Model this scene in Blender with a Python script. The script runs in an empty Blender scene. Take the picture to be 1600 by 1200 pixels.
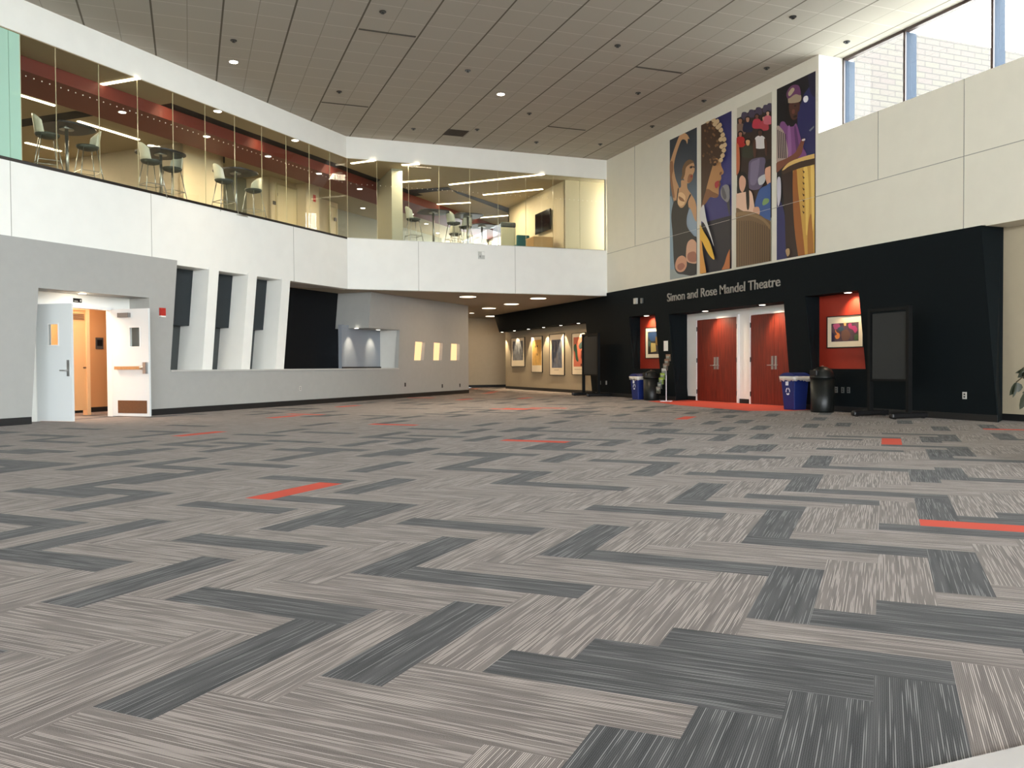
import bpy, bmesh, math, random
from mathutils import Vector, Matrix
from mathutils.geometry import tessellate_polygon
random.seed(7)
SC = bpy.context.scene
COL = SC.collection
S = 2 ** -.5
# ------------------------------------------------------------------ camera
FPX, PITCH, ROLL, H, AR = 1308.3, -.0213, .0063, .975, -.3672
def _cam():
    cp, sp = math.cos(PITCH), math.sin(PITCH)
    F = Vector((0, cp, sp)); r = Vector((1, 0, 0)); d = F.cross(r)
    c, s = math.cos(ROLL), math.sin(ROLL)
    return (c * r + s * d, -s * r + c * d, F)
CR, CD, CF = _cam()
def tow(v):   # camera-levelled frame -> world (Y runs along the right wall)
    ex = Vector((math.cos(AR), -math.sin(AR))); ey = Vector((math.sin(AR), math.cos(AR)))
    h = Vector((v[0], v[1])); return Vector((h.dot(ex), h.dot(ey), v[2]))
WR, WD, WF = tow(CR), tow(CD), tow(CF)
cam_d = bpy.data.cameras.new('camera'); cam = bpy.data.objects.new('camera', cam_d); COL.objects.link(cam)
cam_d.sensor_width = 36; cam_d.sensor_fit = 'HORIZONTAL'; cam_d.lens = FPX / 1600 * 36
cam_d.clip_start = .05; cam_d.clip_end = 400
m = Matrix((WR, -WD, -WF)).transposed().to_4x4(); m.translation = (0, 0, H); cam.matrix_world = m
SC.camera = cam
SC.view_settings.view_transform = 'Standard'; SC.view_settings.look = 'None'
SC.view_settings.gamma = 1; SC.view_settings.use_curve_mapping = False
SC.view_settings.exposure = 0.0
try:
    SC.cycles.use_denoising = True; SC.cycles.max_bounces = 10; SC.cycles.diffuse_bounces = 6
    SC.cycles.transparent_max_bounces = 16; SC.cycles.sample_clamp_indirect = 6
except Exception: pass
# world: bright overcast daylight
W = bpy.data.worlds.new('daylight'); SC.world = W; W.use_nodes = True
bgn = W.node_tree.nodes['Background']; bgn.inputs[0].default_value = (.90, .96, 1, 1); bgn.inputs[1].default_value = 22.5
# daylight portals at the glazing (see the glass wall behind the camera and the clerestory)
def light(name, kind, loc, energy, col=(1, 1, 1), size=None, rot=None, spot=None, blend=.6, sy=None, rad=.05):
    d = bpy.data.lights.new(name, kind); d.energy = energy; d.color = col
    if kind == 'AREA':
        d.size = size
        if sy: d.shape = 'RECTANGLE'; d.size_y = sy
    else: d.shadow_soft_size = rad
    if kind == 'SPOT': d.spot_size = spot; d.spot_blend = blend
    o = bpy.data.objects.new(name, d); COL.objects.link(o); o.location = loc
    if rot: o.rotation_euler = rot
    return o
def aim(o, target):
    o.rotation_euler = (Vector(target) - o.location).to_track_quat('-Z', 'Y').to_euler()
XL, YB, YF, XR, NW = -15.0, -15.0, 23.83, 12.41, 13.88
ZC, ZGT, ZJ, ZB, ZCL, ZT = 7.485, 6.88, 4.63, 3.19, 5.84, 3.285
GZ = 6.0   # head height of the entrance glazing behind the camera
p = light('daylight_portal', 'AREA', (-1.3, YB + .02, GZ / 2 + .1), 1, size=26, sy=GZ, rot=(math.pi / 2, 0, 0)); p.data.cycles.is_portal = True
p = light('daylight_portal', 'AREA', (13.2, (YB + 13.8) / 2, 6.66), 1, size=13.8 - YB, sy=1.6, rot=(math.pi / 2, 0, math.pi / 2)); p.data.cycles.is_portal = True
# ------------------------------------------------------------------ pixel rays -> points on real planes
def ray(x, y):
    return WR * ((x - 800) / FPX) + WD * ((y - 600) / FPX) + WF
C0 = Vector((0, 0, H))
def onX(x, y, c): d = ray(x, y); return C0 + d * (c / d.x)
def onY(x, y, c): d = ray(x, y); return C0 + d * (c / d.y)
def onZ(x, y, z): d = ray(x, y); return C0 + d * ((z - H) / d.z)
def WP(s, n, z): return Vector((S * (s - n), S * (s + n), z))
def sn(p): return S * (p.x + p.y), S * (p.y - p.x)
def onN(x, y, n): d = ray(x, y); t = n / (S * (d.y - d.x)); q = C0 + d * t; return sn(q)[0], q.z
def rr(x, y=540): return onN(x, y, 1.)[0]
# ------------------------------------------------------------------ materials
def mat(name, col, rough=.6, metal=0, spec=.5, noise=0, nscale=20, bump=0, emit=None, es=0, alpha=None, coat=0, sheen=0):
    M = bpy.data.materials.new(name); M.use_nodes = True; nt = M.node_tree; b = nt.nodes['Principled BSDF']
    b.inputs['Base Color'].default_value = (*col, 1); b.inputs['Roughness'].default_value = rough
    b.inputs['Metallic'].default_value = metal; b.inputs['Specular IOR Level'].default_value = spec
    if sheen: b.inputs['Sheen Weight'].default_value = sheen
    if coat: b.inputs['Coat Weight'].default_value = coat
    if emit: b.inputs['Emission Color'].default_value = (*emit, 1); b.inputs['Emission Strength'].default_value = es
    if noise or bump:
        tc = nt.nodes.new('ShaderNodeTexCoord'); n = nt.nodes.new('ShaderNodeTexNoise'); n.inputs['Scale'].default_value = nscale
        nt.links.new(tc.outputs['Object'], n.inputs['Vector'])
        if noise:
            r = nt.nodes.new('ShaderNodeValToRGB'); r.color_ramp.elements[0].position = .3; r.color_ramp.elements[1].position = .7
            r.color_ramp.elements[0].color = (*[c * (1 - noise) for c in col], 1); r.color_ramp.elements[1].color = (*[min(1, c * (1 + noise)) for c in col], 1)
            nt.links.new(n.outputs[0], r.inputs[0]); nt.links.new(r.outputs[0], b.inputs['Base Color'])
        if bump:
            bp = nt.nodes.new('ShaderNodeBump'); bp.inputs['Strength'].default_value = bump; bp.inputs['Distance'].default_value = .01
            nt.links.new(n.outputs[0], bp.inputs['Height']); nt.links.new(bp.outputs[0], b.inputs['Normal'])
    return M
def srgb(r, g, b):
    f = lambda c: (c / 255 / 12.92) if c / 255 <= .04045 else ((c / 255 + .055) / 1.055) ** 2.4
    return (f(r), f(g), f(b))
def emis(name, col, st):
    M = bpy.data.materials.new(name); M.use_nodes = True; nt = M.node_tree; nt.nodes.clear()
    e = nt.nodes.new('ShaderNodeEmission'); e.inputs[0].default_value = (*col, 1); e.inputs[1].default_value = st
    o = nt.nodes.new('ShaderNodeOutputMaterial'); nt.links.new(e.outputs[0], o.inputs[0]); return M
def glassmat(name, tint=(.93, .97, .95), gl=.10, rough=0.0, opac=0, ocol=(.6, .8, .7)):
    M = bpy.data.materials.new(name); M.use_nodes = True; nt = M.node_tree; nt.nodes.clear()
    t = nt.nodes.new('ShaderNodeBsdfTransparent'); t.inputs[0].default_value = (*tint, 1)
    g = nt.nodes.new('ShaderNodeBsdfGlossy'); g.inputs['Roughness'].default_value = rough
    fr = nt.nodes.new('ShaderNodeFresnel'); fr.inputs[0].default_value = 1.5
    mx = nt.nodes.new('ShaderNodeMixShader'); o = nt.nodes.new('ShaderNodeOutputMaterial')
    ge = nt.nodes.new('ShaderNodeNewGeometry'); mu = nt.nodes.new('ShaderNodeMath'); mu.operation = 'MULTIPLY'; sb = nt.nodes.new('ShaderNodeMath'); sb.operation = 'SUBTRACT'; sb.inputs[0].default_value = 1
    nt.links.new(ge.outputs['Backfacing'], sb.inputs[1]); nt.links.new(fr.outputs[0], mu.inputs[0]); nt.links.new(sb.outputs[0], mu.inputs[1])
    nt.links.new(mu.outputs[0], mx.inputs[0]); nt.links.new(g.outputs[0], mx.inputs[2])
    if opac:
        d = nt.nodes.new('ShaderNodeBsdfDiffuse'); d.inputs[0].default_value = (*ocol, 1)
        m2 = nt.nodes.new('ShaderNodeMixShader'); m2.inputs[0].default_value = opac
        nt.links.new(t.outputs[0], m2.inputs[1]); nt.links.new(d.outputs[0], m2.inputs[2]); nt.links.new(m2.outputs[0], mx.inputs[1])
    else: nt.links.new(t.outputs[0], mx.inputs[1])
    nt.links.new(mx.outputs[0], o.inputs[0]); return M
# ------------------------------------------------------------------ mesh builder
class MB:
    def __init__(s): s.v = []; s.f = []; s.mi = []
    def face(s, pts, mi=0):
        b = len(s.v); s.v += [tuple(q) for q in pts]; s.f.append(tuple(range(b, b + len(pts)))); s.mi.append(mi)
    def hexa(s, p8, mi=0):   # p8: bottom 4, top 4
        b = len(s.v); s.v += [tuple(q) for q in p8]
        for f in ((3, 2, 1, 0), (4, 5, 6, 7), (0, 1, 5, 4), (1, 2, 6, 5), (2, 3, 7, 6), (3, 0, 4, 7)):
            s.f.append(tuple(b + i for i in f)); s.mi.append(mi)
    def box(s, a, b, mi=0, fn=None):
        (x0, y0, z0), (x1, y1, z1) = a, b
        q = [(x0, y0, z0), (x1, y0, z0), (x1, y1, z0), (x0, y1, z0), (x0, y0, z1), (x1, y0, z1), (x1, y1, z1), (x0, y1, z1)]
        if fn: q = [fn(*w) for w in q]
        s.hexa(q, mi)
    def loops(s, loops, fn, d0, d1, mi=0, side=None):   # planar polygon with holes, thickness d0..d1 ; fn(a,b,d)->point
        L3 = [[Vector((a, b, 0)) for a, b in L] for L in loops]
        tri = tessellate_polygon(L3); flat = [p for L in loops for p in L]
        b0 = len(s.v); s.v += [tuple(fn(a, b, d0)) for a, b in flat]; b1 = len(s.v); s.v += [tuple(fn(a, b, d1)) for a, b in flat]
        for t in tri:
            s.f.append(tuple(b0 + i for i in t)); s.mi.append(mi); s.f.append(tuple(b1 + i for i in reversed(t))); s.mi.append(mi)
        k = 0
        for L in loops:
            n = len(L)
            for i in range(n):
                j = (i + 1) % n; s.f.append((b0 + k + i, b0 + k + j, b1 + k + j, b1 + k + i)); s.mi.append(mi if side is None else side)
            k += n
    def tube(s, p0, p1, r, n=10, mi=0, r1=None, cap=True):
        p0, p1 = Vector(p0), Vector(p1); d = (p1 - p0).normalized(); a = d.orthogonal().normalized(); c = d.cross(a); r1 = r if r1 is None else r1
        b = len(s.v)
        for q, R in ((p0, r), (p1, r1)):
            for i in range(n):
                t = 2 * math.pi * i / n; s.v.append(tuple(q + a * (R * math.cos(t)) + c * (R * math.sin(t))))
        for i in range(n):
            j = (i + 1) % n; s.f.append((b + i, b + j, b + n + j, b + n + i)); s.mi.append(mi)
        if cap: s.f.append(tuple(b + n - 1 - i for i in range(n))); s.mi.append(mi); s.f.append(tuple(b + n + i for i in range(n))); s.mi.append(mi)
    def path(s, pts, r, n=8, mi=0):
        for a, b in zip(pts, pts[1:]): s.tube(a, b, r, n, mi)
    def lathe(s, c, prof, n=28, mi=0, sx=1, sy=1):
        b = len(s.v); c = Vector(c)
        for r, z in prof:
            for i in range(n):
                t = 2 * math.pi * i / n; s.v.append((c.x + r * sx * math.cos(t), c.y + r * sy * math.sin(t), c.z + z))
        for k in range(len(prof) - 1):
            for i in range(n):
                j = (i + 1) % n; s.f.append((b + k * n + i, b + k * n + j, b + (k + 1) * n + j, b + (k + 1) * n + i)); s.mi.append(mi)
        s.f.append(tuple(b + n - 1 - i for i in range(n))); s.mi.append(mi); e = b + (len(prof) - 1) * n
        s.f.append(tuple(e + i for i in range(n))); s.mi.append(mi)
    def build(s, name, mats, parent=None, smooth=False, bevel=0, origin=True):
        me = bpy.data.meshes.new(name); me.from_pydata(s.v, [], s.f)
        mats = mats if isinstance(mats, (list, tuple)) else [mats]
        for q in mats: me.materials.append(q)
        for pl, i in zip(me.polygons, s.mi): pl.material_index = i; pl.use_smooth = smooth
        o = bpy.data.objects.new(name, me); COL.objects.link(o)
        if parent is None and origin and s.v:
            xs = [v[0] for v in s.v]; ys = [v[1] for v in s.v]; zs = [v[2] for v in s.v]
            c = Vector(((min(xs) + max(xs)) / 2, (min(ys) + max(ys)) / 2, min(zs)))
            me.transform(Matrix.Translation(-c)); o.location = c
        if parent is not None:
            o.parent = parent; o.matrix_parent_inverse = parent_inv(parent)
        bm = bmesh.new(); bm.from_mesh(me)
        if smooth: bmesh.ops.remove_doubles(bm, verts=bm.verts, dist=1e-5)
        bmesh.ops.recalc_face_normals(bm, faces=bm.faces); bm.to_mesh(me); bm.free()
        if bevel:
            q = o.modifiers.new('bevel', 'BEVEL'); q.width = bevel; q.segments = 2; q.limit_method = 'ANGLE'
        return o
def parent_inv(pr):   # parents are placed with loc + rot z only
    if pr.parent is None: return (Matrix.Translation(pr.location) @ pr.rotation_euler.to_matrix().to_4x4()).inverted()
    return Matrix.Identity(4)
def tag(o, label=None, cat=None, group=None, kind=None):
    if label: o['label'] = label
    if cat: o['category'] = cat
    if group: o['group'] = group
    if kind: o['kind'] = kind
    return o
def empty(name, loc, label, cat, group=None, rz=0, kind=None):
    o = bpy.data.objects.new(name, None); COL.objects.link(o); o.location = loc; o.rotation_euler = (0, 0, rz); o.empty_display_size = .1
    return tag(o, label, cat, group, kind)
def copy_tree(o, parent=None):
    c = o.copy(); COL.objects.link(c)
    if parent: c.parent = parent
    for ch in list(o.children): copy_tree(ch, c)
    return c
def struct(name, mb, m, **k):
    o = mb.build(name, m, **k); o['kind'] = 'structure'; return o
# plane maps
def mR(a, z, d): return Vector((XR + d, a, z))       # right wall: a = Y, d = depth behind face
def mF(a, z, d): return Vector((a, YF + d, z))       # balcony wall over the corridor: a = X
def mW(a, z, d): return WP(a, NW + d, z)             # long left wall: a = s along it
# ------------------------------------------------------------------ materials used
M_white = mat('white_paint', srgb(242, 242, 236), .55, noise=.015, nscale=3)
M_cream = mat('warm_white_paint', srgb(226, 221, 205), .6, noise=.015, nscale=3)
M_joint = mat('panel_joint', srgb(150, 148, 138), .7)
M_grey = mat('light_grey_paint', srgb(164, 164, 160), .65, noise=.02, nscale=6)
M_greyl = mat('pale_grey_paint', srgb(205, 204, 198), .6, noise=.015, nscale=6)
M_dark = mat('dark_teal_paint', srgb(10, 18, 21), .75, spec=.15, noise=.06, nscale=8)
M_black = mat('black_panel', srgb(13, 16, 19), .7, spec=.2)
M_base = mat('black_rubber_base', srgb(26, 26, 26), .5)
M_beige = mat('beige_wall_paint', srgb(186, 172, 146), .65, noise=.02, nscale=6)
M_taupe = mat('taupe_wall_paint', srgb(160, 148, 126), .7, noise=.02, nscale=6)
M_red = mat('red_orange_paint', srgb(158, 46, 28), .55, noise=.03, nscale=8)
M_redl = mat('deep_red_paint', srgb(112, 42, 28), .6, noise=.03, nscale=8)
M_sill = mat('grey_counter', srgb(190, 189, 184), .4)
M_chrome = mat('brushed_steel', srgb(178, 178, 176), .42, metal=.85)
M_blk = mat('black_plastic', srgb(20, 20, 21), .38)
M_lamp = emis('lamp_warm', (1, .86, .62), 14)
M_lampw = emis('lamp_white', (1, .93, .80), 9)
M_tube = emis('light_bar', (1, .87, .62), 7)
# ------------------------------------------------------------------ carpet: herringbone planks
CW, U0, V0 = .22874, 2.381, -.026
def cmat(name, ca, cb, light):
    M = bpy.data.materials.new(name); M.use_nodes = True; nt = M.node_tree; b = nt.nodes['Principled BSDF']
    b.inputs['Roughness'].default_value = .95; b.inputs['Specular IOR Level'].default_value = .15; b.inputs['Sheen Weight'].default_value = .045; b.inputs['Sheen Roughness'].default_value = .5
    uv = nt.nodes.new('ShaderNodeUVMap')
    def nz(sx, sy, det):
        mp = nt.nodes.new('ShaderNodeMapping'); mp.inputs['Scale'].default_value = (sx, sy, 1)
        n = nt.nodes.new('ShaderNodeTexNoise'); n.inputs['Scale'].default_value = 1; n.inputs['Detail'].default_value = det; n.noise_dimensions = '2D'
        nt.links.new(uv.outputs[0], mp.inputs[0]); nt.links.new(mp.outputs[0], n.inputs['Vector']); return n.outputs[0]
    def math_(op, x, y=0.0, z=0.0):
        q = nt.nodes.new('ShaderNodeMath'); q.operation = op
        for i, w in enumerate((x, y, z)):
            if isinstance(w, (int, float)): q.inputs[i].default_value = w
            else: nt.links.new(w, q.inputs[i])
        return q.outputs[0]
    sp = nt.nodes.new('ShaderNodeSeparateXYZ'); nt.links.new(uv.outputs[0], sp.inputs[0]); u, v = sp.outputs[0], sp.outputs[1]
    row = math_('MULTIPLY', v, 180.0); cell = math_('FLOOR', row); fr = math_('FRACT', row)
    cb_ = nt.nodes.new('ShaderNodeCombineXYZ'); nt.links.new(math_('MULTIPLY', u, 2.6), cb_.inputs[0]); nt.links.new(math_('MULTIPLY', cell, 7.317), cb_.inputs[1])
    tn = nt.nodes.new('ShaderNodeTexNoise'); tn.noise_dimensions = '2D'; tn.inputs['Scale'].default_value = 1; tn.inputs['Detail'].default_value = 0; nt.links.new(cb_.outputs[0], tn.inputs['Vector'])
    mr = nt.nodes.new('ShaderNodeMapRange'); mr.inputs[1].default_value = light; mr.inputs[2].default_value = light + .17; nt.links.new(tn.outputs[0], mr.inputs[0])
    prof = math_('SUBTRACT', 1.0, math_('POWER', math_('ABSOLUTE', math_('MULTIPLY', math_('SUBTRACT', fr, .5), 2.0)), 2.5))
    pt = math_('MAXIMUM', 0.0, math_('SUBTRACT', 1.0, math_('MULTIPLY', math_('ABSOLUTE', math_('MULTIPLY', math_('SUBTRACT', fr, .5), 2.0)), 1.25)))
    th = math_('MULTIPLY', mr.outputs[0], math_('MINIMUM', 1.0, math_('MULTIPLY', pt, 1.6)))
    g = nz(420, 420, 1); c = nz(1.0, 26, 2)
    base_ = math_('ADD', math_('MULTIPLY', g, .75), math_('MULTIPLY', c, .65)); base_ = math_('MULTIPLY', base_, math_('ADD', .55, math_('MULTIPLY', prof, .45)))
    mb_ = nt.nodes.new('ShaderNodeMapRange'); mb_.inputs[1].default_value = .30; mb_.inputs[2].default_value = .85; nt.links.new(base_, mb_.inputs[0])
    f = math_('MAXIMUM', math_('MULTIPLY', mb_.outputs[0], .40), th)
    m_ = nt.nodes.new('ShaderNodeMix'); m_.data_type = 'RGBA'; nt.links.new(f, m_.inputs[0]); m_.inputs[6].default_value = (*ca, 1); m_.inputs[7].default_value = (*cb, 1)
    nt.links.new(m_.outputs[2], b.inputs['Base Color']); return M
M_c0 = cmat('carpet_plank_taupe', srgb(84, 76, 74), srgb(190, 179, 172), .46)
M_c1 = cmat('carpet_plank_charcoal', srgb(28, 29, 32), srgb(136, 135, 135), .53)
M_c2 = mat('carpet_plank_orange', srgb(205, 72, 50), .95, noise=.05, nscale=200)
DARK = """u 217 910;u 150 837;u 237 750;u 125 764;v 62 771;v 190 769;u 175 787;u 350 1030;v 37 817;v 75 875;v 395 796;v 385 850;v 420 945;v 25 1027
v 480 750;u 590 762;v 550 786;u 495 810;u 587 804;v 735 820;u 650 868;v 775 904;u 650 1003;u 815 747;v 935 760;u 915 845;u 1097 770;v 1155 788;v 1270 782
v 1027 799;v 1062 877;u 1225 928;u 1215 820;v 1310 855;u 1260 759;v 1380 774;u 1462 798;u 1445 748;u 1492 745;v 1575 753;v 1480 829;u 1500 892;v 1575 807
v 1500 964;v 1400 973;v 1270 1010;v 1150 1028;v 1000 1058;u 960 1180;u 1130 1150;u 1290 1130;u 1420 1110
u 600 731;u 650 707;u 562 714;v 525 703;u 640 691;u 572 694;u 607 680;v 610 685;v 670 671;v 685 682;u 745 674;u 760 686;u 790 675;u 765 664;u 745 725;v 725 710
v 762 735;v 507 691;v 512 677;u 430 675;v 425 682;v 437 730;u 457 715;v 437 696;v 425 702;u 487 664;u 575 654;u 595 661;u 650 652;v 650 646;u 722 650;u 762 641;u 495 650
u 25 690;v 75 682;v 130 691;u 185 695;u 237 681;u 275 692;v 300 697;u 217 709;v 112 705;u 112 714;v 25 709;v 37 724;u 25 732;u 100 734;u 217 727;v 270 732;u 312 737;u 225 750
v 370 727;v 362 692;u 345 704;u 390 680;v 150 671;v 270 665;v 250 674
u 845 650;u 875 660;u 905 651;u 882 645;u 925 644;u 972 649;u 820 672;u 837 682;v 912 675;u 1017 676;u 1052 674;u 962 694;u 1030 691;u 1037 665;u 1115 662;u 1130 687;u 1135 672
u 1167 661;u 1190 671;u 1197 685;u 887 697;u 845 701;u 885 716;u 1042 710;u 1025 737;u 837 745;v 975 723;v 950 705;v 1137 716;u 1162 702;u 1125 645;u 1145 652;v 990 660
v 1025 670;v 1132 679;v 820 712;v 925 686;v 1150 741;u 1207 649;u 1285 656;u 1271 667;u 1322 664;u 1417 660;u 1474 672;u 1547 666;u 1575 684;u 1459 690;u 1487 688;u 1470 712
u 1505 711;u 1285 722;u 1205 702;u 1442 742;u 1480 744;v 1312 687;v 1375 684;v 1387 704;v 1350 732;v 1225 715;v 1500 680;v 1525 699;v 1562 721;v 1262 745"""
ORANGE = "u 460 770;v 645 664;u 422 653;u 537 635;v 797 639;v 680 622;u 310 679;v 872 690;u 1074 654;v 822 639;u 1396 694;v 1590 672;v 1550 826"
def plank_of(t, x, y):
    q = onZ(x, y, 0); fi = (S * (q.x + q.y) - U0) / CW; fj = (S * (q.x - q.y) - V0) / CW; best = None
    for i in range(math.floor(fi) - 4, math.floor(fi) + 5):
        for j in range(math.floor(fj) - 4, math.floor(fj) + 5):
            if (i - j - 6) % 8 == 0 and t == 'u': c = (i + 2, j + .5); key = ('u', i, j)
            elif (i - j - 6) % 8 == 7 and t == 'v': c = (i + .5, j + 2); key = ('v', i, j)
            else: continue
            d = (abs(c[0] - fi) / (4 if t == 'u' else 1)) ** 2 + (abs(c[1] - fj) / (1 if t == 'u' else 4)) ** 2
            if best is None or d < best[0]: best = (d, key)
    return best[1]
dk = {}
for src, mi in ((DARK, 1), (ORANGE, 2)):
    for e in src.replace('\n', ';').split(';'):
        if e.strip():
            t, x, y = e.split(); dk[plank_of(t, float(x), float(y))] = mi
def planks():
    v, f, mi, uv = [], [], [], []
    for i in range(-150, 150):
        for j in range(-190, 130):
            k = (i - j - 6) % 8
            if k == 0: a, b, key = 4, 1, ('u', i, j)
            elif k == 7: a, b, key = 1, 4, ('v', i, j)
            else: continue
            ci, cj = i + a / 2, j + b / 2; u = U0 + CW * ci; w = V0 + CW * cj
            X, Y = S * (u + w), S * (u - w)
            if not (-15.3 < X < 17 and YB - .3 < Y < 42) or (Y - X) * S > 17.4: continue
            g = .0006; b0 = len(v)
            for di, dj in ((0, 0), (a, 0), (a, b), (0, b)):
                uu = U0 + CW * (i + di); ww = V0 + CW * (j + dj); v.append((S * (uu + ww), S * (uu - ww), 0))
            f.append((b0, b0 + 3, b0 + 2, b0 + 1))
            rnd = random.Random(i * 7919 + j * 104729 + a)
            if key in dk: m_ = dk[key]
            else:
                px = WR.dot(Vector((X, Y, -H))); pf = WF.dot(Vector((X, Y, -H))); seen = pf > 0 and abs(px / pf) < .62 and pf < 16.5
                m_ = 0 if seen else (1 if rnd.random() < .17 else 0)
                if not seen and rnd.random() < .012: m_ = 2
            mi.append(m_); ou, ov = rnd.random() * 50, rnd.random() * 50
            L = {0: (0, 0), 1: (a, 0), 2: (a, b), 3: (0, b)}
            for q in (0, 3, 2, 1):
                di, dj = L[q]
                uv += [ou + CW * (di if a == 4 else dj), ov + CW * (dj if a == 4 else di)]
    me = bpy.data.meshes.new('floor'); me.from_pydata(v, [], f)
    for q in (M_c0, M_c1, M_c2): me.materials.append(q)
    me.polygons.foreach_set('material_index', mi); l = me.uv_layers.new(name='UVMap'); l.data.foreach_set('uv', uv)
    me.update(); o = bpy.data.objects.new('floor', me); COL.objects.link(o); o['kind'] = 'structure'; return o
planks()
mb = MB(); mb.box((-16, YB - .3, -.3), (18, 43, -.01)); struct('floor_slab', mb, M_base)
# pale polished floor strip by the entrance, met by a straight carpet edge
mb = MB(); mb.box((1.60, YB, .0), (12.4, 1.50, .006)); struct('floor_tile', mb, mat('polished_beige_tile', srgb(135, 121, 108), .25, spec=.3, noise=.05, nscale=2))
# orange carpet inlay in front of the theatre doors
a = [onZ(1013, 627, 0), onZ(1060, 633, 0), onZ(1169, 642, 0), onZ(1238, 642, 0)]
mb = MB(); mb.loops([[(a[0].x, a[0].y), (a[1].x, a[1].y), (a[2].x, a[2].y), (a[3].x, a[3].y), (13.02, 14.6), (13.02, 20.1), (12.45, 20.1)]], lambda x, y, d: Vector((x, y, d)), .0005, .004)
struct('floor_inlay', mb, M_c2)
# ------------------------------------------------------------------ ceiling
def ceilmat():
    M = bpy.data.materials.new('ceiling_tiles'); M.use_nodes = True; nt = M.node_tree; b = nt.nodes['Principled BSDF']
    b.inputs['Roughness'].default_value = .9; b.inputs['Specular IOR Level'].default_value = .2
    tc = nt.nodes.new('ShaderNodeTexCoord'); sp = nt.nodes.new('ShaderNodeSeparateXYZ'); nt.links.new(tc.outputs['Object'], sp.inputs[0])
    def mt(op, x, y=None, z=None):
        q = nt.nodes.new('ShaderNodeMath'); q.operation = op
        for i, w in enumerate((x, y, z)):
            if w is None: continue
            if isinstance(w, (int, float)): q.inputs[i].default_value = w
            else: nt.links.new(w, q.inputs[i])
        return q.outputs[0]
    def line(c, off, per, w):
        fr = mt('FRACT', mt('DIVIDE', mt('ADD', c, 1000 * per - off), per)); return mt('GREATER_THAN', mt('ABSOLUTE', mt('SUBTRACT', fr, .5)), .5 - w / per / 2)
    def mix(f, a, bcol):
        q = nt.nodes.new('ShaderNodeMix'); q.data_type = 'RGBA'; nt.links.new(f, q.inputs[0])
        if isinstance(a, tuple): q.inputs[6].default_value = (*a, 1)
        else: nt.links.new(a, q.inputs[6])
        q.inputs[7].default_value = (*bcol, 1); return q.outputs[2]
    base = srgb(176, 171, 160)
    c = mix(line(sp.outputs[1], 13.18, .608, .022), base, srgb(196, 192, 183))
    c = mix(line(sp.outputs[0], 1.866 + .608, 1.216, .016), c, srgb(150, 145, 134))
    c = mix(line(sp.outputs[0], 1.866, 1.216, .034), c, srgb(104, 98, 88))
    nt.links.new(c, b.inputs['Base Color']); return M
mb = MB(); mb.box((XL, YB, ZC), (13.3, YF + .3, ZC + .3)); o = mb.build('ceiling', ceilmat(), origin=False); o['kind'] = 'structure'
# ------------------------------------------------------------------ right side: white upper wall + dark theatre wall
ycl = onX(1279, 160, XR + .02).y
mb = MB()
mb.loops([[(YB, ZT), (YF, ZT), (YF, ZC), (ycl, ZC), (ycl, ZCL), (YB, ZCL)]], mR, .02, .68)
for y0 in (991, 1371, 1505):
    yy = onX(y0, 240, XR).y; z0 = 4.52 if y0 != 991 else 4.52
    mb.box((XR + .012, yy - .005, z0), (XR + .022, yy + .005, ZC if y0 == 991 else ZCL), 1)
yy = onX(1505, 240, XR).y; mb.box((XR + .012, yy - .005, ZT), (XR + .022, yy + .005, 4.52), 1)
mb.box((XR + .012, YB, 4.515), (XR + .022, YF, 4.526), 1)
struct('wall_right', mb, [M_cream, M_joint])
def P(x, y, z=None):
    q = onX(x, y, XR); return (q.y, q.z if z is None else z)
ZO, ZN, ZA = 2.44, .875, 2.385
yfe_t, yfe_b = onX(772, 490, XR).y, onX(780, 519, XR).y
outer = [(yfe_t, ZB), (YF, ZB), (YF, ZT), P(1533, 349, ZT), P(1559, 657, 0), P(1237, 636, 0), P(1224.5, 472, ZA), P(1045, 489, ZA), P(1056, 626, 0), P(925.5, 615, 0), P(915, 502, ZO), (yfe_b, ZO)]
n1 = [P(983, 495, ZO), P(1023, 491.5, ZO), P(1031, 576, ZN), P(989.5, 577, ZN)]
n2 = [P(1258.4, 462, ZO), P(1341.4, 455, ZO), P(1352.5, 575, ZN), P(1268, 575, ZN)]
mb = MB(); mb.loops([outer, n1, n2], mR, 0, .03); struct('wall_right_lower', mb, M_dark)
def reveal(mb, yt, yb, z0, z1, x1, side, t=.06, yback=None):
    # side wall of an opening: slanted front edge, plumb back edge ; side=+1 -> body lies towards +Y
    yk = yt if yback is None else yback
    mb.hexa([(XR + .01, yb, z0), (XR + .01, yb + side * t, z0), (x1, yk + side * t, z0), (x1, yk, z0), (XR + .01, yt, z1), (XR + .01, yt + side * t, z1), (x1, yk + side * t, z1), (x1, yk, z1)])
mb = MB()
for q in (n1, n2):
    reveal(mb, q[0][0], q[3][0], ZN, ZO, XR + .38, 1); reveal(mb, q[1][0], q[2][0], ZN, ZO, XR + .38, -1, yback=q[2][0])
    mb.box((XR + .01, q[2][0] - .05, ZO), (XR + .38, q[0][0] + .05, ZO + .05)); mb.box((XR + .01, q[2][0] - .05, ZN - .05), (XR + .38, q[0][0] + .05, ZN))
reveal(mb, P(1045, 489)[0], P(1056, 626)[0], 0, ZA, 13.1, 1); reveal(mb, P(1224.5, 472)[0], P(1237, 636)[0], 0, ZA, 13.1, -1, yback=P(1237, 636)[0])
mb.box((XR + .01, P(1237, 636)[0] - .1, ZA), (13.1, P(1045, 489)[0] + .1, ZA + .06))
reveal(mb, P(915, 502)[0], P(925.5, 615)[0], 0, ZO, 12.9, -1, yback=P(925.5, 615)[0]); mb.box((XR + .01, P(925, 600)[0] - .1, ZO), (12.9, yfe_b, ZO + .05))
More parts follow.
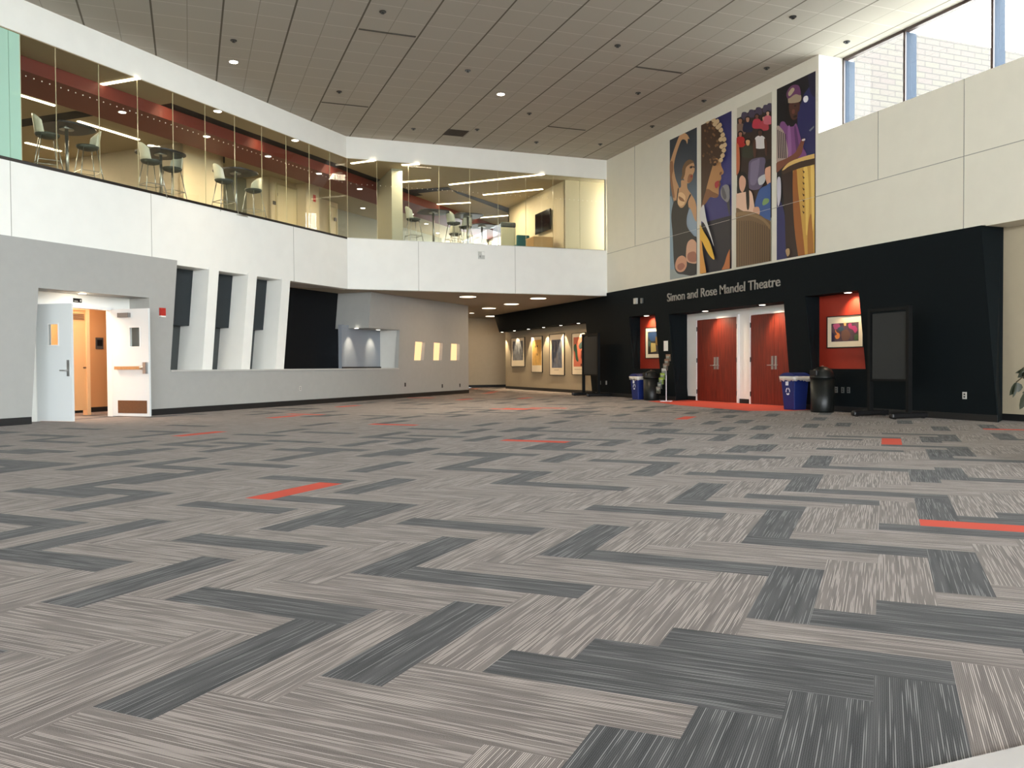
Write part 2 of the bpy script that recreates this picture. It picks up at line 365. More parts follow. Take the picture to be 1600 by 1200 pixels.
mb.hexa([(XR + .01, yfe_b, ZO), (12.9, yfe_b, ZO), (12.9, yfe_b - .06, ZO), (XR + .01, yfe_b - .06, ZO), (XR + .01, yfe_t, ZB), (12.9, yfe_t, ZB), (12.9, yfe_t - .06, ZB), (XR + .01, yfe_t - .06, ZB)])
ybk = onX(1568, 352, 12.95).y
reveal(mb, P(1533, 349)[0], P(1559, 657)[0], 0, ZT, 12.96, 1, yback=ybk)
mb.box((XR + .01, P(1533, 349)[0] + .06, ZT - .05), (12.96, YF, ZT))
struct('wall_right_reveal', mb, M_dark)
# red backs of the two display niches
for q, zz in ((n1, 0), (n2, 0)):
    mb = MB(); ya, yb = max(p_[0] for p_ in q), min(p_[0] for p_ in q)
    mb.box((XR + .38, yb - .3, ZN - .02), (XR + .60, q[0][0], ZO + .02)); struct('wall_niche', mb, M_red)
# recessed theatre entrance
XA = 13.0
ya, yb = P(1045, 489)[0], P(1237, 636)[0]
mb = MB(); mb.box((XA, 13.9, 0), (XA + .2, 20.25, 3.1)); struct('wall_entrance', mb, M_white)
def base(name, pts, h=.115, t=.012, m=M_base):
    mb = MB()
    for (x0, y0), (x1, y1) in zip(pts, pts[1:]):
        d = Vector((x1 - x0, y1 - y0)).normalized(); n = Vector((-d.y, d.x)) * t
        mb.hexa([(x0, y0, 0), (x1, y1, 0), (x1 + n.x, y1 + n.y, 0), (x0 + n.x, y0 + n.y, 0), (x0, y0, h), (x1, y1, h), (x1 + n.x, y1 + n.y, h), (x0 + n.x, y0 + n.y, h)])
    return struct(name, mb, m)
ye = P(1559, 657)[0]
base('baseboard_right', [(XR, ye), (XR, P(1237, 636)[0])]); base('baseboard_right', [(XR, P(1056, 626)[0]), (XR, P(925.5, 615)[0])])
# beige wall beyond the end of the dark wall
mb = MB(); mb.box((12.95, YB, 0), (13.1, ybk + .05, ZT)); struct('wall_right_end', mb, M_beige)
mb = MB(); mb.box((XR + .02, YB, ZT - .02), (13.1, 10.25, ZT)); struct('wall_right_soffit', mb, M_cream)
base('baseboard_right', [(12.95, YB), (12.95, ybk)])
# clerestory: deep white reveal, dark frame, glass, brick wing outside
mb = MB(); mb.box((XR + .03, ycl + .0, ZCL - .1), (13.35, ycl + .25, ZC - .001)); mb.box((XR + .025, ycl - .003, ZCL), (13.35, ycl + .01, ZC)); mb.box((XR + .6, YB, ZCL - .12), (13.35, ycl, ZCL)); struct('wall_clerestory', mb, M_white)
M_frame = mat('dark_bronze_frame', srgb(62, 48, 44), .4); M_skylit = mat('skylit_blue_mullion', (.026, .036, .052), .7, spec=.1)  # second colour carries the blue skylight on the mullion sides
w = bpy.data.objects.new('window_1', None); COL.objects.link(w); w['kind'] = 'structure'; w.location = (13.1, 6, ZCL)
XG = 13.09
ym = [ycl, onX(1413, 120, XG).y, onX(1550, 60, XG).y, 6.2, 3.6, 1.0, -1.6, -4.2, -6.8, -9.4, -12]
mb = MB()
for i, y in enumerate(ym):
    mb.box((XG - .03, y - .05, ZCL), (XG, y, ZC)); 
mb.box((XG - .03, YB, ZC - .06), (XG + .08, ycl, ZC)); mb.build('window_frame', M_frame, w)
mb = MB()
for y in ym: mb.box((XG, y - .05, ZCL), (XG + .26, y - .005, ZC - .06))
mb.box((XG, YB, ZCL), (XG + .10, ycl, ZCL + .05)); mb.build('mullion', M_skylit, w)
mb = MB(); mb.box((XG + .04, YB, ZCL + .02), (XG + .05, ycl, ZC - .05)); mb.build('pane', glassmat('clear_glass', (.97, .98, .98)), w)
def brickmat():
    M = bpy.data.materials.new('pale_brick'); M.use_nodes = True; nt = M.node_tree; b = nt.nodes['Principled BSDF']; b.inputs['Roughness'].default_value = .9
    tc = nt.nodes.new('ShaderNodeTexCoord'); mp = nt.nodes.new('ShaderNodeMapping'); mp.inputs['Rotation'].default_value = (math.pi / 2, 0, 0)
    br = nt.nodes.new('ShaderNodeTexBrick'); br.inputs['Scale'].default_value = 1; br.inputs['Brick Width'].default_value = .56; br.inputs['Row Height'].default_value = .165
    br.inputs['Mortar Size'].default_value = .014; br.inputs['Color1'].default_value = (.043, .038, .028, 1); br.inputs['Color2'].default_value = (.043, .034, .029, 1); br.inputs['Mortar'].default_value = (.021, .018, .015, 1)
    nt.links.new(tc.outputs['Object'], mp.inputs[0]); nt.links.new(mp.outputs[0], br.inputs['Vector']); nt.links.new(br.outputs[0], b.inputs['Base Color']); return M
mb = MB(); mb.box((13.6, 18.5, 0), (32, 19.2, onY(1500, 66, 18.5).z)); tag(mb.build('brick_building', [brickmat()]), 'pale brick wing of the building seen outside through the high window', 'building')
mb = MB(); mb.box((13.36, YB, 4.9), (30, 18.5, 5.0)); struct('added_bounce_roof', mb, mat('white_bounce_surface', srgb(215, 212, 205), .9))  # unseen pale roof, added to bounce skylight up onto the hall ceiling
# ------------------------------------------------------------------ corridor under the balcony
mb = MB(); mb.box((2, YF + .03, ZB + .002), (18.3, 41, ZB + .2))
struct('ceiling_corridor', mb, mat('corridor_ceiling', srgb(176, 166, 148), .8))
mb = MB(); mb.box((12.85, 24.9, 0), (13.0, onX(790, 560, 12.85).y, 3.19)); struct('wall_gallery', mb, M_taupe)
yg = onX(790, 560, 12.85).y
mb = MB(); mb.box((6.5, 36.8, 0), (18, 37.0, 3.3)); mb.box((18, 24.5, 0), (18.2, 37, 3.3)); mb.box((6.3, 31.5, 0), (6.5, 37, 3.3)); mb.box((12.95, 24.7, 0), (18.2, 24.9, 3.3)); struct('wall_corridor_end', mb, M_beige)
base('baseboard_gallery', [(12.85, yg), (12.85, 24.9)][::-1]); base('baseboard_far', [(18, 36.8), (6.5, 36.8)][::-1], t=-.012)
# ------------------------------------------------------------------ balcony fascias and bands
mb = MB()
xc = YF - NW / S
for z0, z1 in ((ZGT, ZC), (ZB, ZJ)):
    mb.box((xc, YF, z0), (XR + .02, YF + .25, z1))
for x in (654, 805): q = onY(x, 420, YF).x; mb.box((q - .005, YF - .003, ZB), (q + .005, YF, ZJ), 1)
struct('wall_balcony', mb, [M_white, M_joint])
sc = sn(Vector((xc, YF, 0)))[0]
mb = MB()
for z0, z1 in ((ZGT, ZC), (ZB, ZJ)):
    mb.hexa([WP(-7, NW, z0), WP(sc, NW, z0), WP(sc + .2, NW + .25, z0), WP(-7, NW + .25, z0), WP(-7, NW, z1), WP(sc, NW, z1), WP(sc + .2, NW + .25, z1), WP(-7, NW + .25, z1)])
for x in (17, 236, 458):
    s_ = onN(x, 320, NW)[0]; mb.box((s_ - .005, -.003, ZB), (s_ + .005, 0, ZJ), 1, fn=lambda a_, d, z: mW(a_, z, d))
struct('wall_left', mb, [M_white, M_joint])
# ------------------------------------------------------------------ grey lower-left wall with doors, servery bay and counter niche
NK = -.04   # grey face stands 4 cm proud
def K(x, y, z=None, d=NK):
    s_, z_ = onN(x, y, NW + d); return (s_, z_ if z is None else z)
ZD, ZS, ZQ = 2.43, .905, 2.125
send = K(732, 560)[0]
sk0, sk1 = K(580, 452)[0], K(576, 512)[0]
o1 = [(-7, 0), K(49, 661, 0), K(60, 449.5, ZD), K(233, 465, ZD), K(237, 651, 0), (send, 0), (send, ZB), (sk0, ZB), (sk1, ZQ), K(624.5, 517, ZQ), K(622, 578, ZS), K(266, 578, ZS), K(277, 407.4, ZT), (-7, ZT)]
hol = [[K(a, b) for a, b in q] for q in ([(649, 533.5), (664.5, 534.5), (662, 563), (647, 563)], [(678, 535), (692, 536), (690.5, 563), (677, 563)], [(705, 536.5), (718.5, 537.5), (718, 563), (704, 563)])]
mb = MB(); mb.loops([o1] + hol, mW, NK, .08); struct('wall_left_lower', mb, M_grey)
mb = MB(); sl, sr = K(266, 579)[0], K(622.5, 579)[0]
mb.box((sl, NK - .03, ZS), (sr, 1.3, ZS + .035), fn=lambda a_, d, z: mW(a_, z, d)); struct('trim_1', mb, M_sill)
base('baseboard_left', [tuple(WP(s_, NW + NK, 0)[:2]) for s_ in (K(237, 651)[0], send)], t=-.012, h=.13)
base('baseboard_left', [tuple(WP(s_, NW + NK, 0)[:2]) for s_ in (-7, K(49, 661)[0])], t=-.012, h=.13)
# end of that wall block + hanging return and niche
fnW = lambda a_, d, z: mW(a_, z, d)
mb = MB()
mb.hexa([mW(sk1, ZQ, .07), mW(K(640, 517)[0], ZQ, .07), mW(K(640, 517)[0], ZQ, 1.2), mW(sk1, ZQ, 1.2), mW(sk0, ZB, .07), mW(K(640, 517)[0], ZB, .07), mW(K(640, 517)[0], ZB, 1.2), mW(sk0, ZB, 1.2)])
struct('wall_return', mb, M_grey)
nb = 14.55 - NW
sA = (NW + nb) * rr(534, 540); sB = K(624.5, 517)[0]
mb = MB(); mb.box((sA, nb, ZS), (sB + .2, nb + .12, ZQ + .1), fn=fnW); struct('wall_servery_niche', mb, mat('blue_grey_paint', srgb(140, 146, 154), .5))
mb = MB(); mb.box((sB - .02, .07, ZS), (sB + .15, nb + .1, ZQ + .1), fn=fnW)
mb.box((sA, nb - .03, ZS + .03), (sB, nb, ZS + .08), 1, fn=fnW); struct('wall_niche_side', mb, [M_greyl, M_blk])
mb = MB(); mb.box((send - .3, .0, 0), (send - .0, 4.0, ZB), fn=fnW); struct('wall_left_end', mb, M_grey)
# recess soffits / back of bay
mb = MB(); mb.box((sl - .3, 1.24, ZS), (sA + .3, 1.34, ZB + .1), fn=fnW); mb.box((sl - .45, .07, ZS), (sl - .3, 1.3, ZB), fn=fnW); struct('wall_bay_back', mb, mat('dark_grey_panel', srgb(64, 66, 66), .6))
mb = MB(); mb.box((NW * rr(455) - .3, 1.14, ZS + .035), ((NW + 1.14) * rr(532), 1.2, ZB + .02), fn=fnW)
tag(mb.build('roller_shutter', M_black), 'large black shutter closing the servery opening right of the white fins', 'shutter')
mb = MB(); mb.box((sl - .3, .005, ZB + .003), (sk0 + .0, 1.4, ZB + .05), fn=fnW); struct('ceiling_bay', mb, M_greyl)
# ------------------------------------------------------------------ white fins of the servery bay
def fin(x0t, x1t, x0b, x1b, yt, label):
    t = [K(x0t, yt, ZB, 0)[0] if False else onN(x0t, yt, NW - .02)[0], onN(x1t, yt, NW - .02)[0]]; b = [onN(x0b, 579, NW - .02)[0], onN(x1b, 579, NW - .02)[0]]
    mb = MB(); D0, D1 = -.02, .72
    mb.hexa([mW(b[0], ZS + .035, D0), mW(b[1], ZS + .035, D0), mW(b[1], ZS + .035, D1), mW(b[0], ZS + .035, D1), mW(t[0], ZB, D0), mW(t[1], ZB, D0), mW(t[1], ZB, D1), mW(t[0], ZB, D1)])
    mb.hexa([mW(t[0], ZB, D0), mW(t[1], ZB, D0), mW(t[1], ZB, -.001), mW(t[0], ZB, -.001), mW(t[0], ZB + .05, D0), mW(t[1], ZB + .05, D0), mW(t[1], ZB + .05, -.001), mW(t[0], ZB + .05, -.001)])
    tag(mb.build('partition_fin', M_white), label, 'partition', 'white leaning fins of the servery bay')
    # dark cabinet column seen in the gap left of the fin
    return t[0], b[0]
f1 = fin(327, 342, 316, 331.5, 416, 'white leaning wall fin at the left end of the servery counter')
f2 = fin(388, 401.5, 377, 390.5, 425, 'white leaning wall fin in the middle of the three above the counter')
f3 = fin(441, 453.5, 430, 443.5, 433, 'white leaning wall fin right beside the large black shutter')
M_cab = mat('teal_black_cabinet', srgb(22, 32, 37), .45)
# back of each gap: upper dark panel in front, lower grey panel behind
gaps = [(K(277, 407)[0] - .2, f1[0]), (f1[0] + .3, f2[0]), (f2[0] + .3, f3[0])]
zc_ = 1.93
for (a0, a1), lab in zip(gaps, ('dark cabinet panel between grey wall block and leftmost white fin', 'dark cabinet panel between the first and second white fins', 'dark cabinet panel between the second and third white fins')):
    mb = MB(); mb.box((a0 - .3, .46, zc_), (a1 + .02, .75, ZB), fn=fnW)
    tag(mb.build('cabinet_panel', M_cab), lab, 'cabinet', 'dark panels between the white fins')
mb = MB(); mb.box((sl - .15, .72, ZS), (f3[0] + .4, .80, ZB), fn=fnW); struct('trim_2', mb, mat('charcoal_panel', srgb(66, 70, 70), .6))
# ------------------------------------------------------------------ left double door in its recess
NB = 14.42; DB = NB - NW
sL, sH = NB * rr(57.5), NB * rr(175)
s0_, s1_ = K(60, 449)[0], K(233, 465)[0]
mb = MB()   # white header + frame wall at the back of the recess
so0, so1 = sL - .02, sH + .03; zdh = 2.215
mb.loops([[(s0_ - .6, 0), (so0, 0), (so0, zdh), (so1, zdh), (so1, 0), (s1_ + .2, 0), (s1_ + .2, 2.7), (s0_ - .6, 2.7)]], mW, DB, DB + .12)
struct('wall_door_recess', mb, M_white)
mb = MB(); mb.box((s1_ + .02, .07, 0), (s1_ + .25, DB, 2.7), fn=fnW); mb.box((s0_ - .8, .07, ZD), (s1_ + .2, DB, ZD + .2), fn=fnW); mb.box((s0_ - .8, .07, 0), (s0_ - .45, DB, 2.7), fn=fnW)
struct('wall_door_reveal', mb, M_grey)
M_door = mat('white_door_paint', srgb(222, 226, 226), .4); M_doorf = mat('white_frame_paint', srgb(235, 236, 234), .4)
mb = MB()
for a_ in (so0, so1 - .05): mb.box((a_, DB - .015, 0), (a_ + .05, DB + .13, zdh), fn=fnW)
mb.box((so0, DB - .015, zdh - .05), (so1, DB + .13, zdh), fn=fnW); struct('trim_3', mb, M_doorf)
def leaf(name, h, ang, Wd, Hd, label, glass, outer):
    """door leaf: local x from hinge along leaf, y thickness, z up"""
    o = bpy.data.objects.new(name, None); COL.objects.link(o); o.location = h; o.rotation_euler = (0, 0, ang); o['kind'] = 'structure'; o['label'] = label
    I = Matrix.Identity(4)
    def bb(nm, parts, m, par=o):
        q = MB()
        for p_ in parts: q.box(*p_)
        r = q.build(nm, m, par); r.matrix_parent_inverse = I; return r
    gx0, gx1, gz0, gz1 = Wd * .55 - .1, Wd * .55 + .1, 1.42, 1.80
    if glass == 'l': gx0, gx1 = Wd * .36, Wd * .62
    else: gx0, gx1 = Wd * .50, Wd * .76
    q = MB(); q.loops([[(0, .012), (Wd, .012), (Wd, Hd), (0, Hd)], [(gx0, gz0), (gx1, gz0), (gx1, gz1), (gx0, gz1)]], lambda a_, z, d: Vector((a_, d, z)), -.022, .022)
    r = q.build('door_panel', M_door, o); r.matrix_parent_inverse = I
    r = bb('glass_lite', [((gx0, -.004, gz0), (gx1, .004, gz1))], glassmat('door_glass', (.9, .93, .92)))
    q = MB(); e = .018
    q.loops([[(gx0 - e, gz0 - e), (gx1 + e, gz0 - e), (gx1 + e, gz1 + e), (gx0 - e, gz1 + e)], [(gx0, gz0), (gx1, gz0), (gx1, gz1), (gx0, gz1)]], lambda a_, z, d: Vector((a_, d, z)), -.03, .03)
    r = q.build('lite_frame', M_doorf, o); r.matrix_parent_inverse = I
    for z in (.22, 1.08, 1.94):
        q = MB(); q.tube((-.012, 0, z - .05), (-.012, 0, z + .05), .012, 8); r = q.build('hinge', M_chrome, o); r.matrix_parent_inverse = I
    return o, bb
hL = WP(sL, NB - .02, 0); eL = onZ(115.5, 659.4, 0); dv = Vector((eL.x - hL.x, eL.y - hL.y)); wl = min(dv.length, .86)
o, bb = leaf('door_1', hL, math.atan2(dv.y, dv.x), wl, 2.18, 'white door leaf with lever handle, left of the open pair', 'l', True)
side = 1 if (Vector((-math.sin(o.rotation_euler.z), math.cos(o.rotation_euler.z))) @ Vector((-hL.x, -hL.y)) > 0) else -1
yy_ = .022 * side
def cyl(nm, segs, m, o, r=.01):
    q = MB()
    for a_, b_, rad in segs: q.tube(a_, b_, rad, 10)
    x = q.build(nm, m, o, smooth=True); x.matrix_parent_inverse = Matrix.Identity(4); return x
lp = bb('lock_plate', [((wl - .115, yy_ - .008, .84), (wl - .055, yy_ + .008, 1.14))], M_chrome)
q = MB(); q.tube((wl - .085, yy_, .95), (wl - .085, yy_ + .06 * side, .95), .014); q.tube((wl - .075, yy_ + .055 * side, .95), (wl - .23, yy_ + .055 * side, .95), .011)
q.build('lever_handle', M_chrome, lp, smooth=True)
hR = WP(sH, NB - .02, 0); eR = onZ(235.5, 651.6, 0); dv = Vector((eR.x - hR.x, eR.y - hR.y)); wr_ = min(dv.length, .95)
o, bb = leaf('door_2', hR, math.atan2(dv.y, dv.x), wr_, 2.18, 'white door leaf with push bar and brown kick plate, right of the open pair', 'r', False)
side = 1 if (Vector((-math.sin(o.rotation_euler.z), math.cos(o.rotation_euler.z))) @ Vector((-hR.x, -hR.y)) > 0) else -1
Y0 = .022 * side
M_brown = mat('brown_laminate', srgb(104, 72, 50), .4, noise=.12, nscale=30); M_tan = mat('tan_wood', srgb(186, 138, 92), .4, noise=.1, nscale=20)
bb('kick_plate', [((.14, Y0 - .004, .07), (wr_ - .06, Y0 + .006 * side, .33))], M_brown)
pb = bb('panic_bar', [((.11, Y0, .955), (wr_ - .14, Y0 + .06 * side, 1.02))], M_tan)
q = MB(); q.box((wr_ - .10, Y0, .87), (wr_ - .025, Y0 + .07 * side, 1.10)); q.tube((wr_ - .19, Y0 + .04 * side, .99), (wr_ - .06, Y0 + .04 * side, .99), .03); q.build('latch_case', M_chrome, pb)
bb('door_closer', [((.22, Y0, 2.01), (.50, Y0 + .07 * side, 2.10))], mat('grey_closer', srgb(120, 116, 112), .4))
# small plaque above the doorway, plaque and room beyond
q = onN(121, 469.5, NB); mb = MB(); mb.box((q[0] - .10, -.01, q[1] - .04), (q[0] + .09, 0, q[1] + .04), 0, fn=lambda a_, d, z: mW(a_, z, DB + d)); mb.box((q[0] + .05, -.014, q[1] - .02), (q[0] + .07, -.01, q[1] + .02), 1, fn=lambda a_, d, z: mW(a_, z, DB + d))
mb.box((q[0] - .08, -.014, q[1] - .02), (q[0] - .0, -.01, q[1] - .01), 1, fn=lambda a_, d, z: mW(a_, z, DB + d))
tag(mb.build('room_sign', [M_blk, M_greyl]), 'small black room sign on the white header above the open doors', 'sign')
M_or = mat('warm_peach_wall', srgb(216, 160, 108), .6)
NR = 16.3
mb = MB(); mb.box((8.5, NR, 0), (15.5, NR + .1, 2.9), fn=lambda a_, n, z: WP(a_, n, z)); mb.box((8.4, NB + .12, 0), (8.5, NR, 2.9), fn=lambda a_, n, z: WP(a_, n, z)); mb.box((15.0, NB + .12, 0), (15.1, NR, 2.9), fn=lambda a_, n, z: WP(a_, n, z))
mb.box((8.4, NB + .12, 2.7), (15.0, NR, 2.8), fn=lambda a_, n, z: WP(a_, n, z)); struct('wall_vestibule', mb, M_or)
mb = MB(); mb.box((8.5, NR - .012, 0), (15.0, NR, .11), fn=lambda a_, n, z: WP(a_, n, z)); struct('baseboard_vestibule', mb, M_base)
q = onN(155, 536.5, NR); mb = MB(); mb.box((q[0] - .1, NR - .015, q[1] - .13), (q[0] + .1, NR, q[1] + .13), fn=lambda a_, n, z: WP(a_, n, z)); mb.box((q[0] - .07, NR - .02, q[1] - .06), (q[0] + .07, NR - .015, q[1] + .08), 1, fn=lambda a_, n, z: WP(a_, n, z))
tag(mb.build('wall_plaque', [mat('grey_plaque', srgb(84, 80, 78), .4), M_blk]), 'dark grey plaque on the orange wall inside the open doorway', 'plaque')
pd = 15.35; s1 = pd * rr(139.5); s0 = pd * rr(100)
dt = empty('wooden_door', WP(s0, pd, 0), 'peach coloured inner door with louvre grille, standing inside the open doorway', 'door')
mb = MB(); mb.box((s0, pd, .11), (s1 - .08, pd + .045, 2.2), fn=lambda a_, n, z: WP(a_, n, z)); mb.build('door_panel', mat('peach_door', srgb(222, 172, 120), .45), dt)
mb = MB(); mb.box((s1 - .08, pd - .02, 0), (s1, pd + .12, 2.27), fn=lambda a_, n, z: WP(a_, n, z)); mb.box((s0, pd - .02, 2.2), (s1 - .08, pd + .1, 2.27), fn=lambda a_, n, z: WP(a_, n, z)); mb.build('door_frame', mat('peach_frame', srgb(228, 184, 138), .45), dt)
mb = MB()
for k in range(6): mb.box((s0 + .1, pd - .012, 2.0 + k * .022), (s1 - .12, pd, 2.012 + k * .022), fn=lambda a_, n, z: WP(a_, n, z))
mb.build('louvre', M_brown, dt)
mb = MB(); mb.tube(WP(s1 - .14, pd - .05, 1.0), WP(s1 - .14, pd, 1.0), .02); mb.build('door_knob', M_brown, dt)
l = light('vestibule_light', 'AREA', WP(11.5, 15.4, 2.62), 120, (1, .82, .62), size=1.2); l = light('vestibule_light', 'POINT', WP(12.9, 15.3, 2.2), 20, (1, .84, .66), rad=.15)
# ------------------------------------------------------------------ theatre doors
M_wood = bpy.data.materials.new('mahogany_veneer'); M_wood.use_nodes = True
nt = M_wood.node_tree; b = nt.nodes['Principled BSDF']; b.inputs['Roughness'].default_value = .42
tc = nt.nodes.new('ShaderNodeTexCoord'); mp = nt.nodes.new('ShaderNodeMapping'); mp.inputs['Scale'].default_value = (18, 18, 1.2); n = nt.nodes.new('ShaderNodeTexNoise'); n.inputs['Scale'].default_value = 1.6; n.inputs['Detail'].default_value = 4
r = nt.nodes.new('ShaderNodeValToRGB'); r.color_ramp.elements[0].position = .35; r.color_ramp.elements[1].position = .7; r.color_ramp.elements[0].color = (*srgb(92, 30, 20), 1); r.color_ramp.elements[1].color = (*srgb(130, 44, 26), 1)
nt.links.new(tc.outputs['Object'], mp.inputs[0]); nt.links.new(mp.outputs[0], n.inputs['Vector']); nt.links.new(n.outputs[0], r.inputs[0]); nt.links.new(r.outputs[0], b.inputs['Base Color'])
YD = [onX(1091.5, 560, XA).y, onX(1154, 560, XA).y, onX(1175.5, 560, XA).y]; wd = (YD[0] - YD[1]) / 2
k_ = 3
for gi, (ya_, nm) in enumerate(((YD[0], 'far'), (YD[2], 'near'))):
    for li in range(2):
        y1 = ya_ - li * wd; y0 = y1 - wd + .006
        o = bpy.data.objects.new('door_%d' % k_, None); COL.objects.link(o); o.location = (XA - .02, (y0 + y1) / 2, 0); o['kind'] = 'structure'
        o['label'] = 'dark red wood theatre door leaf, %s leaf of the %s pair' % (('left', 'right')[li], ('left', 'right')[gi]); k_ += 1
        mb = MB(); mb.box((XA - .045, y0, .01), (XA - .005, y1, 2.19)); mb.build('door_panel', M_wood, o)
        yy = y0 + .06 if li == 0 else y1 - .06; sg = 1 if li == 0 else -1
        mb = MB(); mb.box((XA - .06, yy - .035, .86), (XA - .045, yy + .035, 1.18)); pl = mb.build('lock_plate', M_chrome, o)
        mb = MB(); mb.tube((XA - .05, yy, .96), (XA - .11, yy, .96), .012); mb.tube((XA - .105, yy - .01 * sg, .96), (XA - .105, yy + .13 * sg, .96), .011); mb.build('lever_handle', M_chrome, pl)
        for z in (.25, 1.1, 1.95):
            yh = y1 if li == 0 else y0; mb = MB(); mb.tube((XA - .055, yh, z - .06), (XA - .055, yh, z + .06), .014, 8); mb.build('hinge', M_blk, o)
mb = MB()
for ya_ in (YD[0], YD[2]):
    mb.loops([[(ya_ + .05, 0), (ya_, 0), (ya_, 2.195), (ya_ - 2 * wd, 2.195), (ya_ - 2 * wd, 0), (ya_ - 2 * wd - .05, 0), (ya_ - 2 * wd - .05, 2.25), (ya_ + .05, 2.25)]], lambda y, z, d: Vector((XA + d, y, z)), -.06, 0)
struct('trim_4', mb, M_doorf)
base('baseboard_entrance', [(XA, 20.12), (XA, YD[0] + .05)][::-1], t=.012); base('baseboard_entrance', [(XA, YD[1] - .05), (XA, YD[2] + .05)][::-1], t=.012)
# ------------------------------------------------------------------ upper lounge
ZF, ZL, ZR = 4.56, 6.87, 6.60
M_lfl = mat('lounge_carpet', srgb(90, 86, 80), .9); M_lce = mat('lounge_ceiling', srgb(168, 154, 124), .85); M_lw = mat('lounge_wall', srgb(206, 190, 156), .65); M_lg = mat('lounge_grey_wall', srgb(128, 126, 106), .7)
M_slot = mat('black_slot', srgb(14, 13, 13), .8)
mb = MB(); poly = [(-13, 6.9 + 0), (-9.9 + 0, 9.73), (S * (sc - NW - .05) , S * (sc + NW + .05)), (13.0, YF + .05), (13, 46), (-13, 46)]
pp = [tuple(WP(-6, NW + .05, 0)[:2]), (xc + .02, YF + .03), (13.0, YF + .03), (13.0, 44), (-14, 44), tuple(WP(-6, 24, 0)[:2])]
fz = lambda x, y, d: Vector((x, y, d))
mb.loops([pp], fz, ZF - .2, ZF); struct('floor_lounge', mb, M_lfl)
mb = MB(); mb.loops([pp], fz, ZL, ZL + .15); struct('ceiling_lounge', mb, M_lce)
def ceilpoly(pix, z, th=.004):
    return [(onZ(x, y, z).x, onZ(x, y, z).y) for x, y in pix]
mb = MB(); wn = lambda a_, n, z: WP(a_, n, z)
mb.box((9, 14.82, ZR), (34, 16.08, ZL), fn=wn); struct('ceiling_red_beam', mb, M_redl)
mb = MB(); sx = sn(onZ(262, 162, ZL))[0]
mb.box((sx, 14.50, ZL - .004), (25.2, 14.815, ZL - .001), fn=wn)
for pix in ([(30, 187), (118, 173), (150, 180), (34, 198)], [(632, 297), (700, 292), (706, 296), (634, 304)], [(706, 296), (712, 298), (799, 326), (798, 334), (714, 302)]):
    mb.loops([ceilpoly(pix, ZL)], fz, ZL - .006, ZL - .002)
struct('ceiling_slot', mb, M_slot)
# walls of the lounge
def lwall(name, s0, s1, n, z1=ZL, m=M_lw, th=.1): 
    mb = MB(); mb.box((s0, n, ZF), (s1, n + th, z1), fn=wn); return struct(name, mb, m)
nB = 16.8; sB0, sB1 = nB * rr(286), nB * rr(352)
lwall('wall_lounge', sB0, sB1, nB); mb = MB(); mb.box((sB0, nB, ZF), (sB0 + .1, 24, ZL), fn=wn); struct('wall_lounge_side', mb, M_beige)
lwall('wall_lounge', sB1 - .05, 18.2 * rr(426), 18.2, m=M_lg)
nD = 17.3; sD0, sD1 = nD * rr(424), nD * rr(470); lwall('wall_lounge', sD0, sD1, nD); mb = MB(); mb.box((sD0, nD, ZF), (sD0 + .1, 18.3, ZL), fn=wn); mb.box((sB1 - .1, nB, ZF), (sB1, 18.3, ZL), fn=wn); mb.box((16.9 * rr(481), 16.9, ZF), (16.9 * rr(501), 17.3, ZL), fn=wn); struct('wall_lounge_pier', mb, M_lw)
lwall('wall_lounge', sD1 - .1, 18.0 * rr(530), 18.0); lwall('wall_lounge', 18.0 * rr(528), 34, 18.6, m=M_lg)
lwall('wall_lounge', 2, sB0, 24.0, m=M_beige); mb = MB(); mb.box((7.0, NW + .06, ZF), (7.1, 24, ZL), fn=wn); struct('wall_lounge_side', mb, M_lw)
def ldoor(n, x0, x1, y, label, k):
    a0, a1 = n * rr(x0), n * rr(x1); o = empty('door', WP(a0, n, ZF), label, 'door')
    mb = MB(); mb.box((a0 + .05, n - .03, ZF), (a1 - .05, n - .005, ZF + 2.1), fn=wn); mb.build('door_panel', mat('cream_door', srgb(214, 198, 158), .5), o)
    mb = MB(); mb.loops([[(a0, ZF), (a0 + .05, ZF), (a0 + .05, ZF + 2.1), (a1 - .05, ZF + 2.1), (a1 - .05, ZF), (a1, ZF), (a1, ZF + 2.16), (a0, ZF + 2.16)]], lambda a_, z, d: WP(a_, n + d, z), -.05, 0); mb.build('door_frame', mat('door_trim', srgb(190, 176, 140), .5), o)
    mb = MB()
    for z in (.4, 1.75): mb.box((a0 + .04, n - .05, ZF + z), (a0 + .06, n - .03, ZF + z + .1), fn=wn)
    mb.build('hinge', M_blk, o)
ldoor(17.3, 433, 466, 290, 'cream door upstairs behind the glass, left of the red fire alarm', 1)
ldoor(18.0, 516, 528, 300, 'narrow cream door upstairs behind the glass, right of the red fire alarm', 2)
def wplate(x, y, n, w, h, name, m, label, cat, th=.02, group=None, m2=None):
    a_, z = onN(x, y, n); mb = MB(); mb.box((a_ - w / 2, n - th, z - h / 2), (a_ + w / 2, n, z + h / 2), fn=wn)
    if m2: mb.box((a_ - w * .16, n - th - .004, z - h * .3), (a_ + w * .16, n - th, z - h * .08), 1, fn=wn); mb.box((a_ - w * .16, n - th - .004, z + h * .08), (a_ + w * .16, n - th, z + h * .3), 1, fn=wn)
    return tag(mb.build(name, [m, m2] if m2 else m), label, cat, group)
M_al = mat('alarm_red', srgb(180, 44, 34), .4)
wplate(491, 310, 16.9, .12, .22, 'fire_alarm', M_al, 'red fire alarm on the cream pier upstairs behind the glass', 'alarm')
wplate(428.5, 317, 17.3, .14, .11, 'room_sign', M_blk, 'small dark sign beside the left cream door upstairs', 'sign'); wplate(524, 343, 18.0 - .06, .12, .12, 'room_sign', M_blk, 'small dark sign on the right cream door upstairs', 'sign')
